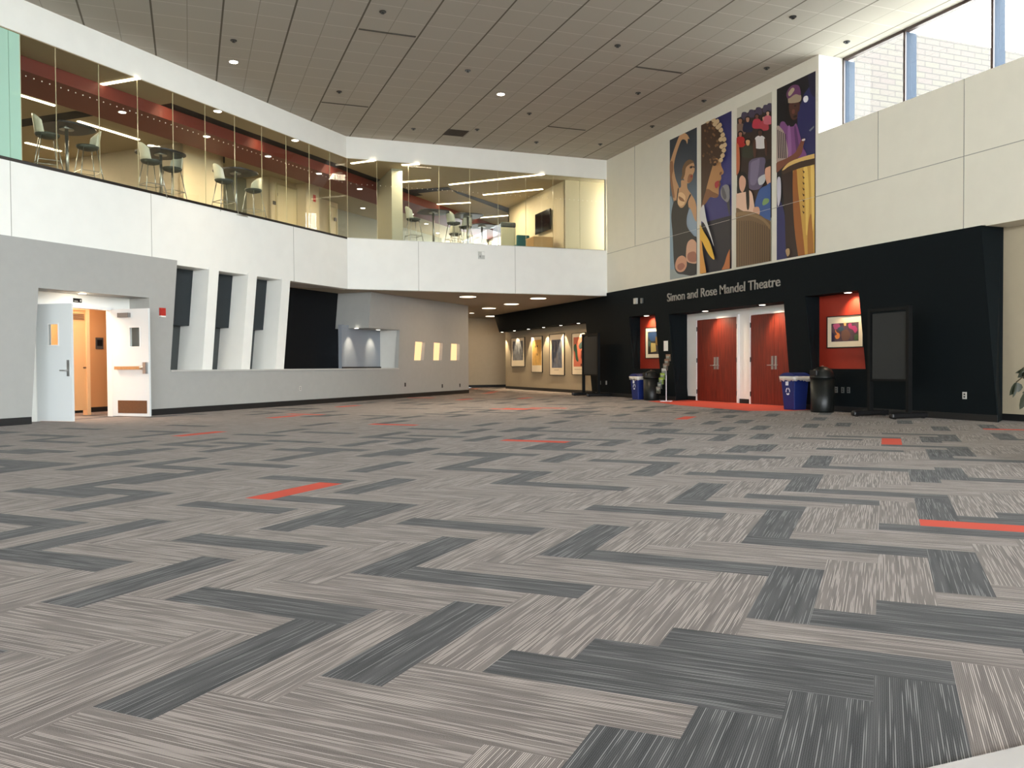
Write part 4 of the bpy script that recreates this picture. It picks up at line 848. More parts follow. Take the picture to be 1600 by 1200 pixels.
# ------------------------------------------------------------------ bins
M_blue = mat('blue_plastic', srgb(24, 40, 104), .4); M_bag = mat('clear_bag', srgb(214, 208, 200), .35); M_wht = mat('white_print', srgb(225, 228, 235), .5)
def bin_(cx, cy, h, label):
    o = empty('recycling_bin', (cx, cy, 0), label, 'bin', 'blue recycling bins')
    mb = MB(); a, c = .155, .17; A, Cc = .195, .215
    mb.hexa([(cx - a, cy - c, 0), (cx + a, cy - c, 0), (cx + a, cy + c, 0), (cx - a, cy + c, 0), (cx - A, cy - Cc, h - .1), (cx + A, cy - Cc, h - .1), (cx + A, cy + Cc, h - .1), (cx - A, cy + Cc, h - .1)]); mb.build('body', M_blue, o, bevel=.015)
    mb = MB(); N = 10
    P_ = [(Cc + .02) * (-1 + 2 * i / N) for i in range(N + 1)]; Z = [h - .06 + .06 * (1 - (abs(p_) / (Cc + .02)) ** 2.4) for p_ in P_]
    for i in range(N): mb.hexa([(cx - A - .015, cy + P_[i], h - .075), (cx + A + .015, cy + P_[i], h - .075), (cx + A + .015, cy + P_[i + 1], h - .075), (cx - A - .015, cy + P_[i + 1], h - .075), (cx - A - .015, cy + P_[i], Z[i]), (cx + A + .015, cy + P_[i], Z[i]), (cx + A + .015, cy + P_[i + 1], Z[i + 1]), (cx - A - .015, cy + P_[i + 1], Z[i + 1])])
    mb.build('lid', M_blue, o)
    mb = MB(); n = 44; rn = random.Random(int(cy * 10)); r0 = []
    for i in range(n):
        t = 2 * math.pi * i / n; k = 1 / max(abs(math.cos(t)) / (A + .02), abs(math.sin(t)) / (Cc + .025)); r0.append((k * math.cos(t), k * math.sin(t), h - .20 + .045 * rn.random()))
    for i in range(n):
        j = (i + 1) % n; a_, b_ = r0[i], r0[j]
        mb.face([(cx + a_[0] * .985, cy + a_[1] * .985, a_[2]), (cx + b_[0] * .985, cy + b_[1] * .985, b_[2]), (cx + b_[0] * 1.04, cy + b_[1] * 1.04, h - .08), (cx + a_[0] * 1.04, cy + a_[1] * 1.04, h - .08)])
    q = mb.build('bag_liner', M_bag, o, smooth=True); q.modifiers.new('thick', 'SOLIDIFY').thickness = .006
    # recycling mark and white tag on the face towards the hall
    f = lambda z: cx - a - (A - a) * z / (h - .1) - .004
    mb = MB(); zc = h * .50; R = .07
    for k in range(3):
        t0 = math.pi / 2 + k * 2 * math.pi / 3 + .25; t1 = t0 + 1.35; seg = 6
        for i in range(seg):
            u, v = t0 + (t1 - t0) * i / seg, t0 + (t1 - t0) * (i + 1) / seg
            mb.face([(f(zc) - .002, cy - r_ * math.cos(w_), zc + r_ * math.sin(w_) * 1.15) for r_, w_ in ((R, u), (R, v), (R * .62, v), (R * .62, u))])
        tip = t1 + .38
        mb.face([(f(zc) - .002, cy - r_ * math.cos(w_), zc + r_ * math.sin(w_) * 1.15) for r_, w_ in ((R * 1.15, t1), (R * .83, tip), (R * .45, t1))])
    mb.build('recycling_mark', M_wht, o)
    mb = MB(); zt = h - .23; mb.face([(f(zt) - .012, cy - .04, zt - .045), (f(zt) - .012, cy + .05, zt - .045), (f(zt) - .012, cy + .05, zt + .04), (f(zt) - .012, cy - .04, zt + .04)]); q = mb.build('paper_tag', M_wht, o); q.modifiers.new('t', 'SOLIDIFY').thickness = .002
def can(cx, cy, r, h, label):
    o = empty('trash_can', (cx, cy, 0), label, 'trash can', 'round black trash cans')
    mb = MB(); mb.lathe((cx, cy, 0), [(r * .93, 0), (r * .97, .03), (r, h * .74)], 32); mb.build('body', M_blk2, o, smooth=True)
    mb = MB(); mb.lathe((cx, cy, h * .74), [(r * 1.05, 0), (r * 1.05, .03), (r, .05), (r * .93, h * .12), (r * .72, h * .2), (r * .4, h * .245), (r * .12, h * .26)], 32); l_ = mb.build('dome_lid', M_blk2, o, smooth=True)
    mb = MB(); mb.box((cx - r * 1.02, cy - r * .42, h * .80), (cx - r * .70, cy + r * .42, h * .92)); mb.build('push_flap', M_blk, l_, bevel=.01)
    mb = MB(); mb.lathe((cx, cy, h * .995), [(.03, 0), (.02, .02)], 12); mb.build('knob', mat('knob_bronze', srgb(150, 110, 96), .3, metal=.6), l_)
M_blk2 = mat('black_can', srgb(20, 22, 21), .36, spec=.35)
bin_(12.14, 14.62, .80, 'blue recycling bin with clear bag right of the theatre doors'); bin_(11.98, 20.98, .74, 'blue recycling bin with clear bag left of the brochure rack')
c = onZ(1279, 645, 0); can(12.0, 13.62, .235, .93, 'round black trash can with domed lid under the right red niche'); can(12.02, 20.42, .22, .83, 'round black trash can between the far blue bin and brochure rack')
# ------------------------------------------------------------------ brochure rack
br = onZ(1041, 627.5, 0); M_acr = mat('grey_acrylic', srgb(120, 124, 122), .15)
o = empty('brochure_rack', (br.x, br.y, 0), 'slim white pole brochure rack with tilted pockets by the theatre entrance', 'rack')
mb = MB(); mb.box((br.x - .18, br.y - .02, 0), (br.x + .18, br.y + .02, .02)); mb.box((br.x - .02, br.y - .22, 0), (br.x + .02, br.y + .22, .02)); mb.build('base', M_wht, o)
mb = MB(); mb.tube((br.x, br.y, .02), (br.x, br.y, .95), .012, 8); mb.build('pole', M_wht, o)
cols = [(120, 116, 110), (96, 104, 108), (150, 176, 70), (150, 178, 74), (190, 190, 188), (120, 100, 90), (128, 96, 78), (142, 112, 92)]
ydir = Vector((0, -1, 0)); bw = .24
for k in range(8):
    z = .24 + k * .125; q = onX(1031.5 + k * 1.55, 600, br.x - .04); yc = q.y; xx = br.x - .10 + k * .013
    mb = MB(); mb.box((xx - .018, yc - bw / 2, z - .03), (xx - .014, yc + bw / 2, z + .09)); mb.box((xx - .018, yc - bw / 2, z - .035), (xx + .014, yc + bw / 2, z - .03)); mb.box((xx - .018, yc + bw / 2 - .004, z - .03), (xx + .02, yc + bw / 2, z + .08)); mb.box((xx - .018, yc - bw / 2, z - .03), (xx + .02, yc - bw / 2 + .004, z + .08)); mb.build('pocket', glassmat('pocket_acrylic', (.8, .83, .82)), o)
    mb = MB(); mb.box((xx - .010, yc - bw / 2 + .015, z - .028), (xx + .008, yc + bw / 2 - .02, z + .15)); mb.box((xx - .0115, yc - bw / 2 + .05, z + .04), (xx - .010, yc + bw / 2 - .05, z + .10), 1)
    nm = ('grey brochure stack in the lowest pocket', 'blue grey brochure stack, second pocket from the bottom', 'green brochure stack, lower of the two green ones', 'green brochure stack, upper of the two green ones', 'white brochure stack above the green ones', 'brown brochure stack, third pocket from the top', 'rust brochure stack, second pocket from the top', 'tan brochure stack in the topmost pocket')[k]
    tag(mb.build('brochure', [mat('brochure_%d' % k, srgb(*cols[k]), .4, noise=.35, nscale=30), M_plate]), nm + ' of the rack', 'brochure', 'brochures in the pole rack')
mb = MB(); mb.tube((br.x, br.y, .95), (br.x + .02, br.y - .14, 1.22), .010, 8); mb.build('spine', M_wht, o)
# ------------------------------------------------------------------ flat printed art: polygons given where they sit on the print
def catmull(pts, n=4):
    out = []; N = len(pts)
    for i in range(N):
        p0, p1, p2, p3 = (Vector(pts[(i + k) % N]) for k in (-1, 0, 1, 2))
        for j in range(n):
            t = j / n; out.append(tuple(.5 * ((2 * p1) + (-p0 + p2) * t + (2 * p0 - 5 * p1 + 4 * p2 - p3) * t * t + (-p0 + 3 * p1 - 3 * p2 + p3) * t ** 3)))
    return out
ART = {}
def artmat(c):
    if c not in ART: ART[c] = mat('print_%d_%d_%d' % c, srgb(*c), .5)
    return ART[c]
def gradmat(name, stops, z0, z1):
    M = bpy.data.materials.new(name); M.use_nodes = True; nt = M.node_tree; b = nt.nodes['Principled BSDF']; b.inputs['Roughness'].default_value = .5
    g = nt.nodes.new('ShaderNodeNewGeometry'); sp = nt.nodes.new('ShaderNodeSeparateXYZ'); nt.links.new(g.outputs['Position'], sp.inputs[0])
    mr = nt.nodes.new('ShaderNodeMapRange'); mr.inputs[1].default_value = z0; mr.inputs[2].default_value = z1; nt.links.new(sp.outputs[2], mr.inputs[0])
    r = nt.nodes.new('ShaderNodeValToRGB'); els = r.color_ramp.elements; els[0].position = stops[0][0]; els[0].color = (*srgb(*stops[0][1]), 1); els[1].position = stops[-1][0]; els[1].color = (*srgb(*stops[-1][1]), 1)
    for p_, c in stops[1:-1]: e = els.new(p_); e.color = (*srgb(*c), 1)
    nt.links.new(mr.outputs[0], r.inputs[0]); nt.links.new(r.outputs[0], b.inputs['Base Color']); return M
def clip(poly, y0, y1, z0, z1):
    def cut(P, f, g):
        out = []
        for i in range(len(P)):
            a, b = P[i - 1], P[i]; fa, fb = f(a), f(b)
            if fa >= 0: out.append(a) if not out or out[-1] != a else None
            if (fa >= 0) != (fb >= 0): t = fa / (fa - fb); out.append((a[0] + (b[0] - a[0]) * t, a[1] + (b[1] - a[1]) * t))
        return out
    for f in (lambda p: p[0] - y0, lambda p: y1 - p[0], lambda p: p[1] - z0, lambda p: z1 - p[1]):
        if len(poly) < 3: return []
        poly = cut(poly, f, None)
    return poly
BZ0, BZ1 = ZT + .05, 7.17
def banner(px0, px1, bg, ox, oy, sc_, shapes, label):
    X = XR + .012; yl, yr = onX(px0, 300, XR).y, onX(px1, 300, XR).y
    mb = MB(); mb.box((X, yr, BZ0), (XR + .021, yl, BZ1)); mats = [bg]; layer = 0
    for sh in shapes:
        col, pts = sh[0], sh[1]; sm = len(sh) < 3
        P_ = catmull(pts) if sm else pts
        Q = []
        for a, b in P_: q = onX(ox + a / sc_, oy + b / sc_, XR); Q.append((q.y, q.z))
        Q = clip(Q, yr, yl, BZ0, BZ1)
        if len(Q) < 3: continue
        layer += 1; mats.append(artmat(col)); d = -.0006 * layer
        tri = tessellate_polygon([[Vector((y, z, 0)) for y, z in Q]])
        for t in tri: mb.face([(X + d, Q[i][0], Q[i][1]) for i in t], len(mats) - 1)
    mb.box((X - .0006 * layer - .001, yr, 4.517), (X - .0006 * layer, yl, 4.524), len(mats)); mats.append(M_plate)
    o = mb.build('wall_banner', mats); tag(o, label, 'banner', 'tall photo banners above the theatre wall')
SK, SKd, BK = (196, 150, 108), (150, 100, 64), (34, 32, 34)
banner(1046, 1088, gradmat('banner_slate', [(0, (150, 160, 160)), (.12, (120, 134, 142)), (.45, (100, 118, 134)), (.75, (62, 70, 80)), (1, (44, 48, 56))], BZ0, BZ1), 1035, 190, 4.8, [
 ((134, 156, 170), [(50, 600), (76, 610), (72, 800), (90, 1080), (50, 1140)]), ((142, 160, 176), [(180, 700), (215, 650), (258, 740), (258, 870), (215, 830), (180, 790)]),
 ((150, 158, 156), [(40, 1110), (270, 1110), (270, 1220), (40, 1220)], 1),
 (SK, [(128, 102), (158, 86), (184, 98), (202, 132), (190, 128), (184, 168), (172, 140), (142, 138), (112, 210), (90, 290), (84, 350), (98, 430), (122, 500), (104, 560), (88, 600), (74, 560), (58, 450), (52, 330), (66, 270), (96, 180)]),
 (SKd, [(52, 330), (60, 300), (76, 300), (80, 360), (70, 420), (90, 560), (74, 560), (58, 450)]),
 (SK, [(140, 440), (180, 455), (186, 500), (215, 545), (245, 600), (262, 700), (262, 750), (240, 735), (212, 660), (185, 640), (125, 655), (92, 610), (112, 510), (136, 490)]),
 ((226, 188, 140), [(112, 545), (140, 530), (170, 560), (160, 620), (125, 630), (105, 590)]), (SKd, [(120, 560), (150, 575), (165, 600), (130, 590)]),
 (SK, [(158, 345), (182, 300), (212, 292), (236, 318), (240, 365), (228, 398), (226, 430), (206, 456), (184, 462), (162, 440), (152, 400)]),
 ((116, 84, 52), [(146, 400), (148, 350), (172, 302), (205, 284), (236, 304), (206, 318), (176, 345), (166, 400), (152, 430), (138, 428)]),
 (SKd, [(196, 400), (222, 396), (226, 430), (206, 456), (186, 452)]), ((52, 34, 30), [(204, 338), (222, 332), (226, 344), (208, 352)]), ((52, 34, 30), [(228, 338), (238, 334), (238, 350)]), ((150, 56, 44), [(208, 408), (226, 400), (222, 418), (210, 418)]),
 (BK, [(104, 590), (114, 508), (122, 506), (112, 600), (128, 640), (150, 645), (172, 620), (190, 580), (206, 545), (214, 552), (192, 600), (196, 660), (182, 720), (186, 790), (232, 855), (262, 890), (262, 1135), (150, 1145), (104, 1130), (86, 1060), (76, 850), (66, 720), (74, 640), (92, 590)]),
 ((206, 160, 132), [(178, 960), (190, 905), (222, 882), (252, 905), (262, 960), (262, 1055), (215, 1062), (180, 1040)]), ((160, 104, 84), [(196, 985), (240, 975), (258, 1010), (250, 1050), (205, 1050), (186, 1020)]),
 ((204, 150, 120), [(96, 1070), (112, 1025), (145, 1005), (176, 1025), (182, 1080), (160, 1120), (125, 1128), (100, 1105)]), ((160, 100, 80), [(115, 1075), (150, 1060), (168, 1085), (140, 1115), (115, 1105)])],
 'tall banner of a ballet dancer with one arm raised, leftmost of four')
HB = (72, 50, 36)
hl = [((206, 178, 138), [(x, y), (x + 16, y - 10), (x + 26, y + 8), (x + 12, y + 24), (x - 4, y + 14)]) for x, y in ((30, 130), (52, 112), (76, 120), (100, 132), (124, 142), (142, 168), (150, 200), (162, 232), (172, 262), (176, 300), (170, 335), (162, 370), (150, 400), (130, 180), (110, 160), (60, 140), (150, 262), (156, 310))]
rc = random.Random(3)
curls = [((128, 92, 58) if i % 2 else (98, 68, 44), [(x, y), (x + 8, y - 6), (x + 14, y + 4), (x + 6, y + 12)]) for i, (x, y) in enumerate([(rc.uniform(28, 140), rc.uniform(150, 420)) for _ in range(46)])]
banner(1095, 1142, gradmat('banner_violet', [(0, (30, 28, 44)), (.30, (34, 32, 66)), (.34, (54, 52, 110)), (.6, (58, 58, 118)), (1, (44, 42, 88))], BZ0, BZ1), 1090, 155, 4.283, [
 ((32, 30, 42), [(22, 830), (230, 775), (230, 1200), (22, 1200)], 1),
 ((178, 130, 84), [(60, 470), (90, 420), (118, 392), (140, 395), (154, 425), (156, 446), (172, 482), (168, 500), (155, 508), (156, 532), (148, 552), (150, 572), (140, 600), (138, 640), (122, 660), (84, 655), (66, 672), (44, 700), (10, 740), (10, 560)]),
 ((130, 86, 54), [(60, 600), (100, 620), (138, 640), (122, 660), (84, 655), (50, 700), (10, 740), (10, 640)]),
 (HB, [(5, 150), (30, 120), (62, 112), (100, 130), (140, 150), (160, 200), (184, 258), (186, 330), (168, 385), (152, 425), (134, 398), (118, 396), (104, 430), (88, 480), (66, 560), (44, 640), (10, 700)])] + curls + hl + [
 ((60, 36, 26), [(108, 436), (118, 428), (132, 428), (130, 442), (114, 448)]), ((74, 46, 30), [(104, 414), (128, 404), (134, 410), (108, 420)]), ((170, 52, 60), [(122, 562), (138, 548), (150, 550), (146, 566), (150, 576), (134, 596), (124, 588)]), ((110, 68, 44), [(156, 490), (170, 488), (164, 506), (154, 506)]),
 ((60, 60, 66), [(200, 660), (222, 640), (230, 700), (230, 780), (214, 760)]), ((130, 128, 130), [(160, 620), (170, 588), (192, 572), (214, 580), (224, 620), (222, 660), (206, 690), (184, 676), (166, 654)]), ((90, 88, 92), [(168, 600), (180, 590), (200, 650), (190, 672), (174, 650)]),
 ((214, 150, 70), [(10, 930), (30, 930), (44, 1040), (64, 1180), (10, 1190)]), ((226, 176, 60), [(10, 840), (30, 850), (50, 890), (80, 940), (100, 990), (120, 1072), (90, 1050), (60, 1000), (36, 950), (10, 930)]), ((214, 212, 210), [(22, 760), (46, 705), (58, 760), (70, 820), (100, 920), (116, 985), (84, 900), (50, 830), (26, 810)]),
 ((186, 110, 60), [(168, 1150), (188, 1100), (206, 1040), (232, 1000), (232, 1120), (205, 1160)])],
 'tall banner of a curly haired singer at a microphone, second from left')
SC3 = [((196, 190, 172), [(10, 20), (250, 0), (250, 260), (10, 260)], 1), ((52, 38, 32), [(22, 240), (60, 225), (110, 190), (170, 180), (245, 150), (245, 860), (10, 860), (10, 330)], 1)]
for cx, cy in ((70, 215), (115, 200), (158, 185), (205, 170), (230, 160)): SC3.append(((74, 66, 84), [(cx - 18, cy + 30), (cx - 16, cy - 8), (cx, cy - 16), (cx + 18, cy - 8), (cx + 20, cy + 30)]))
for cx, cy, r, hc, bc in ((45, 255, 15, (150, 104, 80), (120, 96, 82)), (92, 245, 14, (176, 128, 100), (30, 34, 58)), (150, 228, 13, (110, 70, 56), (176, 48, 66)), (195, 240, 13, (190, 140, 116), (168, 60, 70)), (219, 208, 12, (196, 150, 126), (190, 96, 110)), (48, 338, 14, (150, 100, 76), (172, 34, 34)), (95, 388, 17, (196, 150, 106), (50, 52, 38)), (172, 330, 17, (84, 52, 38), (216, 210, 206))):
    SC3 += [(bc, [(cx - 2.0 * r, cy + 5.5 * r), (cx - 1.9 * r, cy + 2.2 * r), (cx - .7 * r, cy + 1.1 * r), (cx + .7 * r, cy + 1.1 * r), (cx + 1.9 * r, cy + 2.2 * r), (cx + 2.0 * r, cy + 5.5 * r)]), ((30, 22, 20), [(cx - r * 1.1, cy + r * .6), (cx - r, cy - r * .9), (cx, cy - r * 1.5), (cx + r, cy - r * .9), (cx + r * 1.1, cy + r * .6)]), (hc, [(cx - r * .75, cy - r * .4), (cx, cy - r * .8), (cx + r * .75, cy - r * .4), (cx + r * .5, cy + r), (cx, cy + r * 1.3), (cx - r * .5, cy + r)])]
SC3 += [((84, 52, 38), [(128, 400), (144, 372), (146, 470), (132, 480)]), ((84, 52, 38), [(198, 368), (214, 390), (214, 470), (204, 460)]), ((190, 104, 66), [(10, 420), (40, 410), (44, 560), (10, 590)]), ((96, 86, 110), [(100, 560), (106, 510), (140, 490), (196, 485), (206, 520), (196, 640), (160, 684), (100, 672)]), ((120, 110, 134), [(112, 560), (118, 515), (150, 500), (170, 500), (150, 640), (112, 650)]), ((188, 190, 192), [(162, 614), (206, 590), (200, 640), (168, 656)]),
 ((24, 20, 20), [(30, 640), (38, 590), (62, 572), (90, 592), (102, 650), (104, 760), (84, 792), (38, 780), (28, 710)]), ((214, 166, 140), [(42, 630), (50, 604), (64, 598), (82, 620), (82, 660), (64, 702), (46, 680)]), ((224, 186, 160), [(10, 730), (48, 706), (80, 700), (112, 692), (130, 740), (130, 850), (10, 850)]), ((26, 20, 20), [(84, 640), (102, 660), (106, 790), (90, 800)]),
 ((32, 26, 24), [(202, 540), (214, 505), (245, 500), (245, 600), (204, 590)]), ((214, 160, 130), [(205, 560), (220, 545), (245, 548), (245, 655), (222, 655), (206, 610)]), ((52, 84, 140), [(142, 790), (156, 720), (176, 678), (210, 662), (245, 655), (245, 870), (180, 850)]), ((120, 150, 90), [(188, 770), (200, 742), (228, 744), (226, 766), (196, 784)]), ((206, 156, 128), [(134, 800), (166, 795), (170, 840), (134, 840)]),
 ((116, 90, 62), [(10, 830), (70, 820), (140, 830), (200, 862), (250, 920), (250, 1200), (10, 1210)])]
for i in range(15): x = 28 + i * 14.5; SC3.append(((84, 64, 44), [(x, 880 + max(0, x - 120) * .35), (x + 5, 880 + max(0, x - 120) * .35), (x + 5, 1190), (x, 1190)], 1))
SC3.append(((140, 112, 78), [(10, 836), (70, 824), (140, 836), (200, 866), (246, 920), (238, 935), (196, 885), (138, 856), (70, 846), (10, 860)]))
banner(1151, 1205, artmat((176, 172, 152)), 1145, 125, 4.0, SC3, 'tall banner of a seated audience behind a ribbed armchair, third from left')
SC4 = [((38, 38, 84), [(150, 330), (176, 240), (200, 180), (270, 150), (270, 620), (180, 620)]), ((30, 28, 50), [(215, 60), (270, 60), (270, 200), (230, 190)]), ((38, 40, 90), [(30, 840), (64, 850), (90, 1000), (96, 1180), (30, 1180)]), ((46, 28, 24), [(60, 640), (140, 630), (140, 900), (160, 1180), (92, 1180), (76, 860)]),
 ((20, 14, 14), [(84, 250), (108, 245), (112, 320), (124, 342), (122, 392), (84, 384)]), ((74, 42, 32), [(104, 250), (160, 240), (164, 290), (154, 300), (150, 335), (128, 346), (110, 322)]), ((30, 16, 14), [(132, 262), (142, 258), (144, 266), (134, 268)]), ((30, 16, 14), [(128, 324), (146, 316), (148, 328), (132, 334)]), ((110, 64, 48), [(120, 290), (134, 284), (136, 306), (122, 310)]),
 ((160, 142, 118), [(98, 236), (104, 200), (168, 196), (168, 238), (106, 248)]), ((104, 58, 96), [(88, 190), (112, 150), (142, 140), (164, 152), (172, 200), (140, 196), (98, 222)]), ((176, 160, 130), [(100, 186), (122, 158), (136, 168), (116, 200), (102, 206)]),
 ((122, 72, 122), [(50, 372), (74, 356), (96, 382), (128, 384), (146, 368), (166, 430), (184, 500), (204, 560), (120, 574), (56, 590), (44, 480)]), ((146, 96, 146), [(96, 400), (112, 396), (118, 560), (100, 566)]), ((90, 48, 96), [(134, 400), (146, 396), (166, 540), (150, 556)]),
 ((170, 150, 140), [(30, 392), (64, 402), (84, 450), (96, 566), (30, 590)])]
for i in range(5): SC4.append(((46, 34, 40), [(36 + i * 11, 404 + i * 6), (41 + i * 11, 404 + i * 6), (46 + i * 11, 570), (40 + i * 11, 572)], 1))
SC4 += [((120, 70, 50), [(30, 600), (88, 572), (138, 540), (160, 500), (180, 460), (196, 458), (188, 500), (176, 546), (140, 580), (90, 606), (40, 650), (30, 650)]), ((216, 210, 200), [(180, 462), (198, 456), (198, 466), (184, 470)]), ((226, 224, 226), [(188, 224), (196, 208), (212, 206), (218, 224), (208, 242), (194, 242)]),
 ((196, 152, 70), [(128, 640), (150, 615), (270, 590), (270, 1180), (176, 1180), (150, 1080), (132, 900)]), ((150, 88, 38), [(128, 660), (148, 630), (158, 760), (176, 920), (200, 1180), (170, 1180), (146, 1060), (130, 880)]), ((222, 186, 96), [(190, 630), (212, 622), (222, 800), (214, 1000), (204, 1000), (200, 800)]), ((226, 190, 104), [(232, 615), (250, 610), (262, 800), (244, 1000), (236, 800)]), ((160, 104, 44), [(214, 1000), (236, 900), (250, 1180), (220, 1180)]),
 ((62, 40, 28), [(64, 646), (100, 610), (180, 590), (270, 560), (270, 600), (180, 626), (110, 650), (72, 664)]), ((214, 176, 104), [(66, 640), (100, 600), (160, 572), (270, 542), (270, 566), (180, 588), (110, 616), (78, 638)]), ((120, 130, 130), [(222, 408), (252, 380), (252, 392), (230, 414)], 1), ((200, 196, 206), [(36, 700), (56, 690), (58, 800), (40, 850)]), ((170, 140, 100), [(86, 1110), (106, 1100), (110, 1130), (96, 1146)])]
for i in range(8): SC4.append(((70, 44, 26), [(184, 640 + i * 34), (198, 650 + i * 34), (192, 660 + i * 34)], 1))
banner(1213, 1273, artmat((20, 18, 22)), 1205, 95, 3.75, SC4, 'tall banner of a hand drummer in patterned cap, rightmost of four')
# ------------------------------------------------------------------ framed pictures
def picture(X, px, fr, matc, art, shapes, label, grp, depth=.035, fw=.02):
    """px: left,right,top,bottom pixel of the frame on plane X"""
    q0, q1 = onX(px[0], (px[2] + px[3]) / 2, X), onX(px[1], (px[2] + px[3]) / 2, X); zt_, zb_ = onX((px[0] + px[1]) / 2, px[2], X).z, onX((px[0] + px[1]) / 2, px[3], X).z
    yl, yr = q0.y, q1.y; o = empty('framed_picture', (X, (yl + yr) / 2, zb_), label, 'picture', grp)
    mb = MB(); mb.loops([[(yr, zb_), (yl, zb_), (yl, zt_), (yr, zt_)], [(yr + fw, zb_ + fw), (yl - fw, zb_ + fw), (yl - fw, zt_ - fw), (yr + fw, zt_ - fw)]], lambda y, z, d: Vector((X + d, y, z)), -.004, depth); mb.build('frame', fr, o)
    mb = MB(); mb.box((X + .008, yr + fw, zb_ + fw), (X + .014, yl - fw, zt_ - fw)); mb.build('mat_board', matc, o)
    W_, H_ = yl - yr, zt_ - zb_; f = lambda u, v: (yl - u * W_, zt_ - v * H_)
    mb = MB(); mats = []; 
    for i, (c, pts) in enumerate([art] + shapes):
        P_ = pts if i == 0 or len(pts) == 4 else catmull(pts, 3); Q = [f(*p_) for p_ in P_]; mats.append(artmat(c) if isinstance(c, tuple) else c)
        for t in tessellate_polygon([[Vector((y, z, 0)) for y, z in Q]]): mb.face([(X + .0075 - .0007 * i, Q[j][0], Q[j][1]) for j in t], i)
    mb.build('print', mats, o)
FB = mat('black_frame', srgb(22, 20, 18), .35); MC = mat('cream_mat', srgb(228, 214, 188), .7); XP = 12.85 - .036
R4 = lambda a, b, c, d: [(a, c), (b, c), (b, d), (a, d)]
GP = 'framed posters on the gallery wall'
rp = random.Random(11)
def strokes(n, cols, x0, x1, y0, y1, w, h):
    return [(rp.choice(cols), R4(x, x + w * rp.uniform(.5, 1.5), y, y + h * rp.uniform(.5, 1.4))) for x, y in [(rp.uniform(x0, x1 - w * 1.5), rp.uniform(y0, y1 - h * 1.4)) for _ in range(n)]]
picture(XP, (798.5, 819.5, 527.5, 573), FB, MC, (mat('print_grey_wash', srgb(110, 112, 116), .6, noise=.3, nscale=6), R4(.12, .88, .12, .78)), strokes(26, [(90, 96, 106), (130, 132, 136), (84, 86, 88)], .13, .87, .14, .76, .04, .16), 'framed grey abstract poster, leftmost of the four on the gallery wall', GP)
picture(XP, (830, 847, 525.5, 582), FB, MC, (mat('print_ochre', srgb(206, 164, 92), .6, noise=.12, nscale=5), R4(.08, .92, .1, .80)), [((26, 24, 24), [(.34, .27), (.42, .25), (.40, .31), (.34, .32)]), ((26, 24, 24), [(.50, .26), (.62, .25), (.58, .30), (.50, .30)]), ((110, 84, 50), [(.52, .36), (.55, .36), (.56, .46), (.53, .46)]), ((110, 84, 50), [(.50, .46), (.60, .48), (.58, .54), (.50, .52)])], 'framed ochre yellow poster with tiny black marks, second on the gallery wall', GP)
picture(XP, (858.5, 881.5, 521.5, 586.5), FB, MC, (mat('print_bluegrey', srgb(104, 110, 124), .6, noise=.22, nscale=5), R4(.15, .84, .14, .82)), strokes(30, [(84, 92, 112), (126, 120, 120), (72, 80, 104)], .17, .82, .16, .80, .04, .24) + [((120, 104, 90), R4(.34, .66, .865, .875))], 'framed blue grey streaked poster, third on the gallery wall', GP)
picture(XP, (893.5, 915, 520, 586), FB, MC, ((206, 116, 92), R4(.12, .86, .10, .80)), [((52, 88, 70), [(.14, .30), (.30, .26), (.38, .38), (.42, .55), (.48, .66), (.40, .68), (.28, .62), (.22, .46), (.14, .40)]), ((62, 84, 82), [(.50, .30), (.60, .24), (.84, .18), (.84, .30), (.68, .38), (.56, .38)]), ((40, 26, 24), [(.36, .18), (.42, .24), (.42, .28), (.38, .24)]), ((130, 66, 50), [(.66, .42), (.74, .42), (.70, .62), (.64, .60)]), ((60, 34, 30), [(.62, .78), (.68, .72), (.72, .78)]), ((150, 120, 96), R4(.18, .84, .86, .87))], 'framed coral poster with dark green leaf shapes, rightmost on the gallery wall', GP)
picture(XR + .34, (1008, 1034, 511, 560), FB, MC, ((50, 44, 44), R4(.16, .84, .14, .86)), [((44, 74, 116), [(.2, .18), (.8, .16), (.8, .36), (.6, .44), (.3, .42)]), ((196, 176, 110), [(.34, .50), (.62, .52), (.66, .78), (.34, .80)]), ((126, 98, 44), [(.62, .3), (.78, .34), (.76, .6), (.62, .56)]), ((60, 92, 84), [(.2, .44), (.34, .46), (.30, .62), (.2, .6)]), ((30, 24, 24), [(.2, .64), (.32, .66), (.34, .84), (.2, .84)])], 'framed dark blue and yellow print in the left red niche', 'framed prints in the red niches')
picture(XR + .34, (1291.5, 1349, 492.5, 543.5), FB, MC, (mat('print_plum', srgb(88, 66, 76), .6, noise=.3, nscale=9), R4(.13, .87, .235, .80)), [((178, 80, 120), [(.19, .26), (.34, .25), (.37, .36), (.24, .42), (.19, .34)]), ((60, 84, 100), [(.30, .38), (.42, .32), (.50, .44), (.36, .50)]), ((214, 178, 110), [(.47, .24), (.54, .24), (.54, .32), (.49, .33)]), ((176, 60, 110), [(.60, .28), (.68, .26), (.70, .34), (.78, .34), (.84, .46), (.78, .56), (.72, .46), (.62, .40)]), ((220, 130, 60), [(.25, .42), (.28, .50), (.36, .56), (.36, .68), (.28, .72), (.23, .62), (.29, .58), (.24, .48)]), ((70, 96, 60), [(.76, .62), (.86, .58), (.86, .78), (.76, .78)]), ((112, 78, 66), [(.42, .50), (.56, .44), (.66, .60), (.60, .76), (.44, .76)]), ((40, 34, 66), [(.14, .50), (.22, .56), (.22, .78), (.14, .78)])], 'framed purple and orange floral print in the right red niche', 'framed prints in the red niches')
